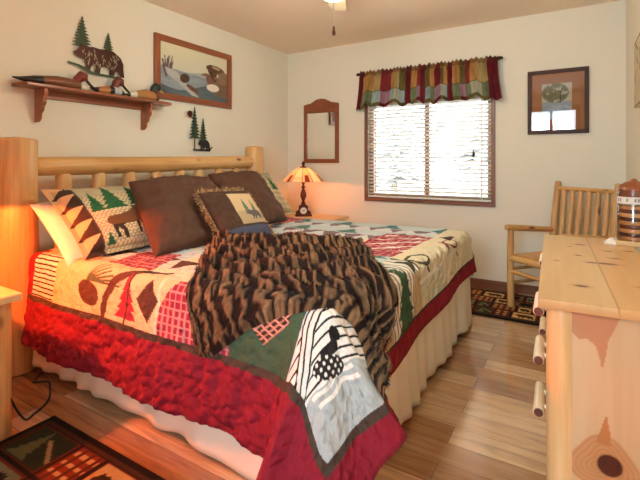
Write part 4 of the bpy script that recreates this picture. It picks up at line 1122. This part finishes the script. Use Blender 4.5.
def duck(y0, L, label, cols, head_col, bill_col, hx_=.085, head_h=.075, hy=.86, billL=.06, droop=.02, bw=.048, bh=.040, tail_up=.03, neck=1.0):
    t = thing('duck_decoy', (hx_, y0 + L / 2, SH), label, 'duck decoy', 'duck decoys on the shelf')
    n = 40; sg = 20; P = np.zeros((n, sg, 3)); C = np.zeros((n, sg, 3))
    for i in range(n):
        s = i / (n - 1)
        r = max(.04, math.sin(PI * min(1, s ** .75)) ** .6) if s < .98 else .25
        r = np.interp(s, [0, .08, .25, .55, .8, .93, 1.0], [.10, .28, .72, 1.0, .92, .62, .12])
        zc = bh * r + tail_up * max(0, 1 - s / .28) ** 1.5
        for k in range(sg):
            th = 2 * PI * k / sg
            zz = max(math.sin(th), -.85) * bh * r
            P[i, k] = (hx_ + math.cos(th) * bw * r, y0 + s * L, SH + zc * 1.0 + zz - (bh * r * .15))
            cc = cols(s, math.sin(th)); C[i, k] = cc
    P[..., 2] += SH + .0005 - P[..., 2].min()
    m = MB(); m.quadgrid(P, closed_v=True, UV=np.zeros((n, sg + 1, 2)), C=C)
    b0 = len(m.v); m.v += [tuple(P[0].mean(0)), tuple(P[-1].mean(0))]; m.c += [tuple(C[0, 0]), tuple(C[-1, 0])]
    for k in range(sg):
        m.f.append([k, (k + 1) % sg, b0]); m.uv.append([(0, 0)] * 3)
        e = (n - 1) * sg; m.f.append([e + (k + 1) % sg, e + k, b0 + 1]); m.uv.append([(0, 0)] * 3)
    body = m.build('body', M['duckpaint'], t, smooth=70, recalc=True)
    yh = y0 + L * hy; zb = SH + bh * 1.5
    m = MB(); m.tube([(hx_, yh - .02, zb - .02), (hx_, yh - .008, zb + .02 * neck), (hx_, yh, SH + head_h + .012), (hx_, yh + .014, SH + head_h + .028), (hx_, yh + .034, SH + head_h + .022), (hx_, yh + .046, SH + head_h + .006)], [.032, .026, .030, .036, .032, .016], segs=16, col=hx(head_col), dome=.6)
    if bill_col: pass
    m.build('head', M['duckpaint'], t, smooth=80)
    m = MB(); P = []
    m.tube([(hx_, yh + .042, SH + head_h + .014), (hx_, yh + .042 + billL * .5, SH + head_h + .002 - droop * .5), (hx_, yh + .042 + billL, SH + head_h - droop)], [.010, .008, .005], segs=10, col=hx(bill_col), dome=.4)
    m.build('bill', M['duckpaint'], t, smooth=80)
    return t
def c1(s, u): return hx('15120f') if s < .34 else (hx('7a4a2e') if s < .86 else hx('e6dfcf')) if not (s > .34 and u > .75 and s < .6) else hx('5a3420')
def c2(s, u): return hx('17130f') if s < .20 else (hx('b5743a') if s < .48 else (hx('1d1814') if s < .60 else (hx('b9bcc0') if s < .82 else hx('2a2522'))))
def c3(s, u): return hx('1a1512') if s < .12 else (hx('e0d6bf') if s < .26 else (hx('b07a42') if s < .84 else hx('5b2a1c')))
duck(-2.925, .46, 'long decoy with a red head and black tail at the bear end of the shelf', c1, '7c2c1e', '1d1712', head_h=.070, hy=.86, billL=.075, droop=.045, bh=.040, tail_up=.022)
duck(-2.455, .265, 'middle decoy with a drooping bill and white breast', c2, '6b321f', '1d1712', head_h=.080, hy=.74, billL=.085, droop=.055, bh=.036)
duck(-2.185, .29, 'decoy with dark green head and yellow bill nearest the painting', c3, '1d2a20', 'd0a040', head_h=.088, hy=.86, billL=.045, droop=.012, bh=.044, tail_up=.02)

# metal bear with two trees, hung on the wall
def plate(polys, x0, th=.003):
    m = MB()
    for p_ in polys: m.prism(p_, 'yz', x0, x0 + th)
    return m
wa = thing('metal_bear_art', (.02, -2.35, 1.76), 'cut metal walking bear with two pine trees above the shelf', 'wall art')
bear_ = place(BEAR, -2.53, 1.785, .37, .205)
m = plate([bear_], .020, .004); m.build('bear', M['rust'], wa, smooth=0, recalc=True)
m = plate([pine_poly(-2.468, 1.955, .165, .215, 10, .03)], .014, .004); m.build('tree', M['green_metal'], wa, smooth=0, recalc=True)
m = plate([pine_poly(-2.276, 1.965, .105, .135, 8, .03)], .014, .004); m.build('tree', M['green_metal'], wa, smooth=0, recalc=True)
m = plate([[(-2.57, 1.835), (-2.50, 1.828), (-2.44, 1.81), (-2.40, 1.792), (-2.18, 1.786), (-2.18, 1.774), (-2.42, 1.776), (-2.46, 1.795), (-2.51, 1.815), (-2.57, 1.825)]], .024, .004); m.build('branch', M['green_metal'], wa, smooth=0, recalc=True)
slits = []
for k in range(60):
    yy = random.uniform(-2.47, -2.20); zz = random.uniform(1.83, 1.945); an = random.uniform(.9, 2.2); l_s = random.uniform(.008, .022)
    dy, dz = math.cos(an) * l_s, math.sin(an) * l_s
    slits.append([(yy - dy, zz - dz), (yy + .004, zz), (yy + dy, zz + dz), (yy - .003, zz)])
m = plate(slits, .0245, .001)
m.build('fur_marks', plain('pale_metal_marks', 'a89a84', .4, metal=.5), wa, smooth=0, recalc=True)
for c_ in ((.010, -2.46, 1.93), (.010, -2.28, 1.92)):
    m = MB(); m.box(c_, (.020, .012, .012)); m.build('stand_off', M['iron'], wa)
# small trees plaque with a black bear
wb = thing('metal_tree_art', (.02, -1.40, 1.27), 'small cut metal plaque of two pines and a black bear below the painting', 'wall art')
m = plate([pine_poly(-1.455, 1.37, .15, .285, 10, .095)], .014, .004); m.build('tree', M['green_metal'], wb, smooth=0, recalc=True)
m = plate([pine_poly(-1.352, 1.35, .125, .21, 9, .07)], .012, .004); m.build('tree', M['green_metal'], wb, smooth=0, recalc=True)
m = plate([place(BEAR, -1.42, 1.268, .14, .095)], .020, .004); m.build('bear', M['black'], wb, smooth=0, recalc=True)
m = plate([[(-1.475, 1.275), (-1.475, 1.262), (-1.27, 1.258), (-1.265, 1.272), (-1.24, 1.30), (-1.25, 1.302), (-1.285, 1.272)]], .017, .003); m.build('ground_strip', M['iron'], wb, smooth=0, recalc=True)
m = MB(); m.lathe([(0, -.004), (.026, -.004), (.028, 0), (.026, .004), (0, .004)], (.020, -1.512, 1.585), segs=24, axis='x'); m.build('medallion', M['rust'], wb)
m = plate([[(-1.515, 1.56), (-1.515, 1.552), (-1.45, 1.552), (-1.45, 1.56)]], .014, .003); m.build('link', M['iron'], wb, smooth=0, recalc=True)
for c_ in ((.008, -1.455, 1.45), (.008, -1.352, 1.42)):
    m = MB(); m.box(c_, (.016, .01, .01)); m.build('stand_off', M['iron'], wb)

# frames
def frame_bars(m, plane, c, w, h, bw, d0, d1, grain=True):
    a, b = c
    for (ca, cb, sa, sb, g) in ((a, b + h / 2 - bw / 2, w, bw, 0), (a, b - h / 2 + bw / 2, w, bw, 0), (a - w / 2 + bw / 2, b, bw, h - 2 * bw, 1), (a + w / 2 - bw / 2, b, bw, h - 2 * bw, 1)):
        dc, ds = (d0 + d1) / 2, abs(d1 - d0)
        if plane == 'yz': m.box((dc, ca, cb), (ds, sa, sb), grain='z' if g else 'y')
        else: m.box((ca, dc, cb), (sa, ds, sb), grain='z' if g else 'x')
def picture_grid(plane, c, w, h, d, paint, res=.004, flip=False):
    n1_, n2_ = max(8, int(w / res)), max(8, int(h / res))
    a, b = np.meshgrid(np.linspace(-1, 1, n1_), np.linspace(-1, 1, n2_), indexing='ij')
    A_, B_ = c[0] + a * w / 2, c[1] + b * h / 2; D_ = np.full_like(a, d)
    P = np.stack([D_, A_, B_], -1) if plane == 'yz' else np.stack([A_, D_, B_], -1)
    m = MB(); m.quadgrid(P, UV=np.stack([A_, B_], -1), C=paint(a, b), flip=flip); return m
py, pz, pw, ph = -1.435, 1.945, .89, .53
fr = thing('framed_painting', (0, py, pz), 'wide brown framed painting of waterfowl on a lake', 'painting')
m = MB(); frame_bars(m, 'yz', (py, pz), pw, ph, .052, .002, .030); m.build('frame', M['cherry'], fr, bevel=.004)
def lake(a, b):
    C = np.zeros(a.shape + (3,)); t = np.clip((b + .1) / 1.1, 0, 1)[..., None]
    C[:] = np.array(hx('cfcfbc')) * (1 - t) + np.array(hx('e2dcb8')) * t
    w = b < -.05 - .12 * a; C[w] = (np.array(hx('8f9aa0')) * (.75 + .5 * fbm(a * 2, b * 8, 2, 3))[..., None])[w]
    C[(b < -.55 + .2 * np.sin(a * 3)) ] = (np.array(hx('5f6d72')) * (.7 + .6 * fbm(a * 2, b * 9, 2, 5))[..., None])[(b < -.55 + .2 * np.sin(a * 3))]
    hill = (b < .05 + .05 * np.sin(a * 5)) & (b > -.05 - .12 * a) & (a > -.6); C[hill] = np.array(hx('a9b0a8'))
    for k in range(34):   # reeds
        rx = -.98 + .35 * random.random(); C[line_mask(a, b, [(-.82, -.35), (rx, .05 + .45 * random.random())], .022)] = np.array(hx('6e5c58'))
    drift = inpoly(a, b, [(-.85, .05), (-.55, -.05), (-.05, -.75), (.1, -.92), (-.1, -.9), (-.5, -.5), (-.8, -.2)]); C[drift] = (np.array(hx('b4b6b2')) * (.8 + .4 * fbm(a, b, 6, 7))[..., None])[drift]
    for ca, cb, ra, rb, rot, col in ((.60, .38, .30, .17, -.15, '6f5138'), (.50, .28, .14, .28, .2, '5f432f'), (.72, -.35, .30, .45, .5, '7a6450'), (.42, -.10, .12, .22, .1, '7f5844'), (.28, .08, .12, .06, .3, '8a6a52'), (-.32, -.25, .13, .19, -.2, '54402f'), (-.10, -.62, .22, .08, -.7, '6e4f3a'), (.88, .05, .2, .3, 0, '8a735e')):
        mk = ell(a, b, ca, cb, ra, rb, rot); C[mk] = (np.array(hx(col)) * (.75 + .5 * fbm(a, b, 9, 4))[..., None])[mk]
    C[ell(a, b, .52, -.42, .20, .16, .1)] = np.array(hx('e3ddcd')); C[ell(a, b, .62, .45, .14, .05, -.2)] = np.array(hx('b79a76'))
    C[line_mask(a, b, [(.46, .25), (.50, .0), (.60, -.12)], .05)] = np.array(hx('3a2a22'))
    return np.clip(C, 0, 1)
picture_grid('yz', (py, pz), pw - .09, ph - .09, .012, lake).build('canvas', M['print'], fr, smooth=0)
m = MB(); m.box((.006, py, pz), (.008, pw - .08, ph - .08)); m.build('backing', M['darkwood'], fr)

# picture on the back wall
bx_, bz_, bw_, bh_ = 2.802, 1.669, .455, .545
fr = thing('framed_picture', (bx_, 0, bz_), 'dark framed picture with a brown mat above the armchair', 'picture')
m = MB(); frame_bars(m, 'xz', (bx_, bz_), bw_, bh_, .032, -.002, -.026); m.build('frame', M['darkwood'], fr, bevel=.004)
def tree_print(a, b):
    C = np.zeros(a.shape + (3,)); C[:] = np.array(hx('9c6436'))
    pr = rect(a, b, -.58, .52, -.62, .62); C[pr] = np.array(hx('b8b29a'))
    C[pr & (b < 0)] = np.array(hx('8d99a0')); C[pr & (b < -.1) & (fbm(a, b * 4, 5, 3) > .55)] = np.array(hx('a9b2b4'))
    tr = pr & (fbm(a, b, 7, 9) > .38) & ell(a, b, -.08, .30, .50, .34); C[tr] = (np.array(hx('6a6a48')) * (.5 + fbm(a, b, 22, 2))[..., None])[tr]
    C[pr & line_mask(a, b, [(.1, -.02), (.12, .3), (.2, .5)], .05)] = np.array(hx('3a3020'))
    return np.clip(C, 0, 1)
picture_grid('xz', (bx_, bz_), bw_ - .055, bh_ - .055, -.008, tree_print, flip=True).build('print', M['print'], fr, smooth=0)
m = MB(); m.box((bx_, -.016, bz_), (bw_ - .055, .003, bh_ - .055)); m.build('picture_glass', M['pglass'], fr, smooth=0)
# sepia branch print on the plain wall beside the dresser
ry, rz2 = -1.13, 1.69
fr = thing('picture_print', (XR, ry, rz2), 'sepia branch print hanging on the wall beside the jar', 'picture')
m = MB(); m.box((XR - .009, ry, rz2), (.018, .56, .40), grain='y'); m.build('stretcher', M['pine_pale'], fr, bevel=.002)
def sepia(a, b):
    C = np.zeros(a.shape + (3,)); C[:] = np.array(hx('cdbb9a')) * (.85 + .3 * fbm(a, b, 4, 3))[..., None]
    for k in range(16):
        x = -1 + 2 * random.random(); y = -1 + 2 * random.random(); C[line_mask(a, b, [(x, y), (x + random.uniform(-.4, .4), y + random.uniform(-.4, .4))], .06)] = np.array(hx('6b4f38'))
    C[(np.abs(a) > .96) | (np.abs(b) > .94)] = np.array(hx('7a5c40')); return C
picture_grid('yz', (ry, rz2), .56, .40, XR - .020, sepia, flip=True).build('printed_face', M['print'], fr, smooth=0)

# mirror
mx_, mz0, mz1, mw_ = .466, 1.150, 1.835, .455
fr = thing('wall_mirror', (mx_, 0, mz0), 'arched wooden framed mirror between the lamp and the window', 'mirror')
m = MB(); frame_bars(m, 'xz', (mx_, (mz0 + 1.76) / 2), mw_, 1.76 - mz0, .045, -.002, -.024)
hw = mw_ / 2
crest = [(-hw, 1.755), (-hw, 1.812), (-hw * .80, 1.822), (-hw * .62, 1.826), (-hw * .45, 1.845), (-hw * .25, 1.868), (0, 1.876), (hw * .25, 1.868), (hw * .45, 1.845), (hw * .62, 1.826), (hw * .80, 1.822), (hw, 1.812), (hw, 1.755)]
m.prism([(mx_ + a, b) for a, b in crest], 'xz', -.024, -.002); m.build('frame', M['mirwood'], fr, bevel=.004, recalc=True)
m = MB(); m.box((mx_, -.008, (mz0 + 1.76) / 2), (mw_ - .06, .006, 1.76 - mz0 - .06)); m.build('mirror_glass', M['mirror'], fr, smooth=0)

# ================================================================== CEILING FAN
fx, fy = 1.78, -2.05
fan = thing('ceiling_fan', (fx, fy, ZC), 'cream bladed ceiling fan with a pull chain', 'ceiling fan')
m = MB(); m.lathe([(.0, ZC), (.07, ZC), (.068, ZC - .03), (.03, ZC - .06), (.014, ZC - .065), (.014, 2.30)], (fx, fy, 0), segs=24); m.build('canopy', M['fan_metal'], fan)
m = MB(); m.lathe([(.014, 2.33), (.06, 2.32), (.105, 2.29), (.11, 2.25), (.09, 2.215), (.05, 2.205), (.0, 2.205)], (fx, fy, 0), segs=28); m.build('motor', M['fan_metal'], fan)
base_ang = math.atan2(.86, -.49) - .06
for k in range(5):
    th = base_ang + k * 2 * PI / 5; R_ = Matrix.Rotation(th, 3, 'Z') @ Matrix.Rotation(math.radians(9), 3, 'X')
    half = [(.17, .045), (.25, .055), (.45, .062), (.52, .058), (.548, .040), (.555, .0)]
    poly = half + [(x, -y) for x, y in half[::-1][1:]]
    m = MB(); m.prism(poly, 'xy', -.004, .004); m.v = [tuple(R_ @ Vector(v) + Vector((fx, fy, 2.205))) for v in m.v]
    bl = m.build('blade', M['fan_white'], fan, smooth=0, recalc=True, bevel=.002)
    m = MB(); m.box((.145, 0, -.002), (.12, .03, .006)); m.v = [tuple(R_ @ Vector(v) + Vector((fx, fy, 2.205))) for v in m.v]; m.build('blade_iron', M['fan_metal'], bl)
m = MB(); m.lathe([(.0, 2.205), (.05, 2.205), (.055, 2.19), (.03, 2.175)], (fx, fy, 0), segs=24); m.build('light_fitting', M['fan_metal'], fan)
m = MB(); m.lathe([(.050, 2.19), (.09, 2.165), (.10, 2.13), (.08, 2.09), (.04, 2.07), (.0, 2.065)], (fx, fy, 0), segs=24); m.build('light_globe', M['fan_glass'], fan)
m = MB(); m.tube([(fx + .030, fy - .050, 2.185), (fx + .056, fy - .098, 2.165), (fx + .058, fy - .100, 1.87)], .0016, segs=6); pc = m.build('pull_chain', M['fan_white'], fan)
m = MB(); m.lathe([(.001, 1.885), (.006, 1.875), (.005, 1.865), (.010, 1.848), (.008, 1.835), (.001, 1.83)], (fx + .058, fy - .100, 0), segs=10); m.build('chain_fob', M['bronze'], pc)

# ================================================================== LIGHT
W = bpy.data.worlds.new('sky'); SC.world = W; W.use_nodes = True
bg = W.node_tree.nodes['Background']; bg.inputs['Color'].default_value = (.80, .90, 1.0, 1); bg.inputs['Strength'].default_value = 11.0
def area(name, loc, rot, sx, sy, power, col, portal=False):
    L = bpy.data.lights.new(name, 'AREA'); L.shape = 'RECTANGLE'; L.size = sx; L.size_y = sy; L.energy = power; L.color = col
    if portal: L.cycles.is_portal = True
    o = bpy.data.objects.new(name, L); COL.objects.link(o); o.location = loc; o.rotation_euler = rot; return o
area('sky_portal_back', ((WX0 + WX1) / 2, .16, (WZ0 + WZ1) / 2), (math.radians(-90), 0, 0), WX1 - WX0, WZ1 - WZ0, 1, (1, 1, 1), True)
area('sky_portal_front', ((VX0 + VX1) / 2, YN - .16, (VZ0 + VZ1) / 2), (math.radians(90), 0, 0), VX1 - VX0, VZ1 - VZ0, 1, (1, 1, 1), True)
area('window_daylight', ((VX0 + VX1) / 2, YN - .12, (VZ0 + VZ1) / 2), (math.radians(90), 0, 0), VX1 - VX0 - .2, VZ1 - VZ0 - .2, 34, (.58, .80, 1.0))
def point(name, loc, power, col, r):
    L = bpy.data.lights.new(name, 'POINT'); L.energy = power; L.color = col; L.shadow_soft_size = r
    o = bpy.data.objects.new(name, L); COL.objects.link(o); o.location = loc; return o
point('lamp_light_far', (.52, -.455, .60 + .395), 36, (1.0, .22, .035), .02)
point('lamp_light_near', (.74, -3.535, .60 + .395), 470, (1.0, .15, .025), .02)
point('fan_light', (fx, fy, 2.03), 34, (1.0, .90, .66), .06)

# ================================================================== CAMERA
cam = bpy.data.cameras.new('camera'); co = bpy.data.objects.new('camera', cam); COL.objects.link(co)
co.location = (2.965, -4.148, 1.149); co.rotation_euler = (math.radians(90), 0, math.atan(260 / 428))
cam.sensor_width = 36; cam.lens = 428 / 640 * 36
cam.shift_y = (163 - 240) / 640.0; cam.clip_start = .02
SC.camera = co
SC.view_settings.view_transform = 'Standard'; SC.view_settings.look = 'None'; SC.view_settings.gamma = 1.0
SC.view_settings.use_curve_mapping = False; SC.view_settings.exposure = 0.12
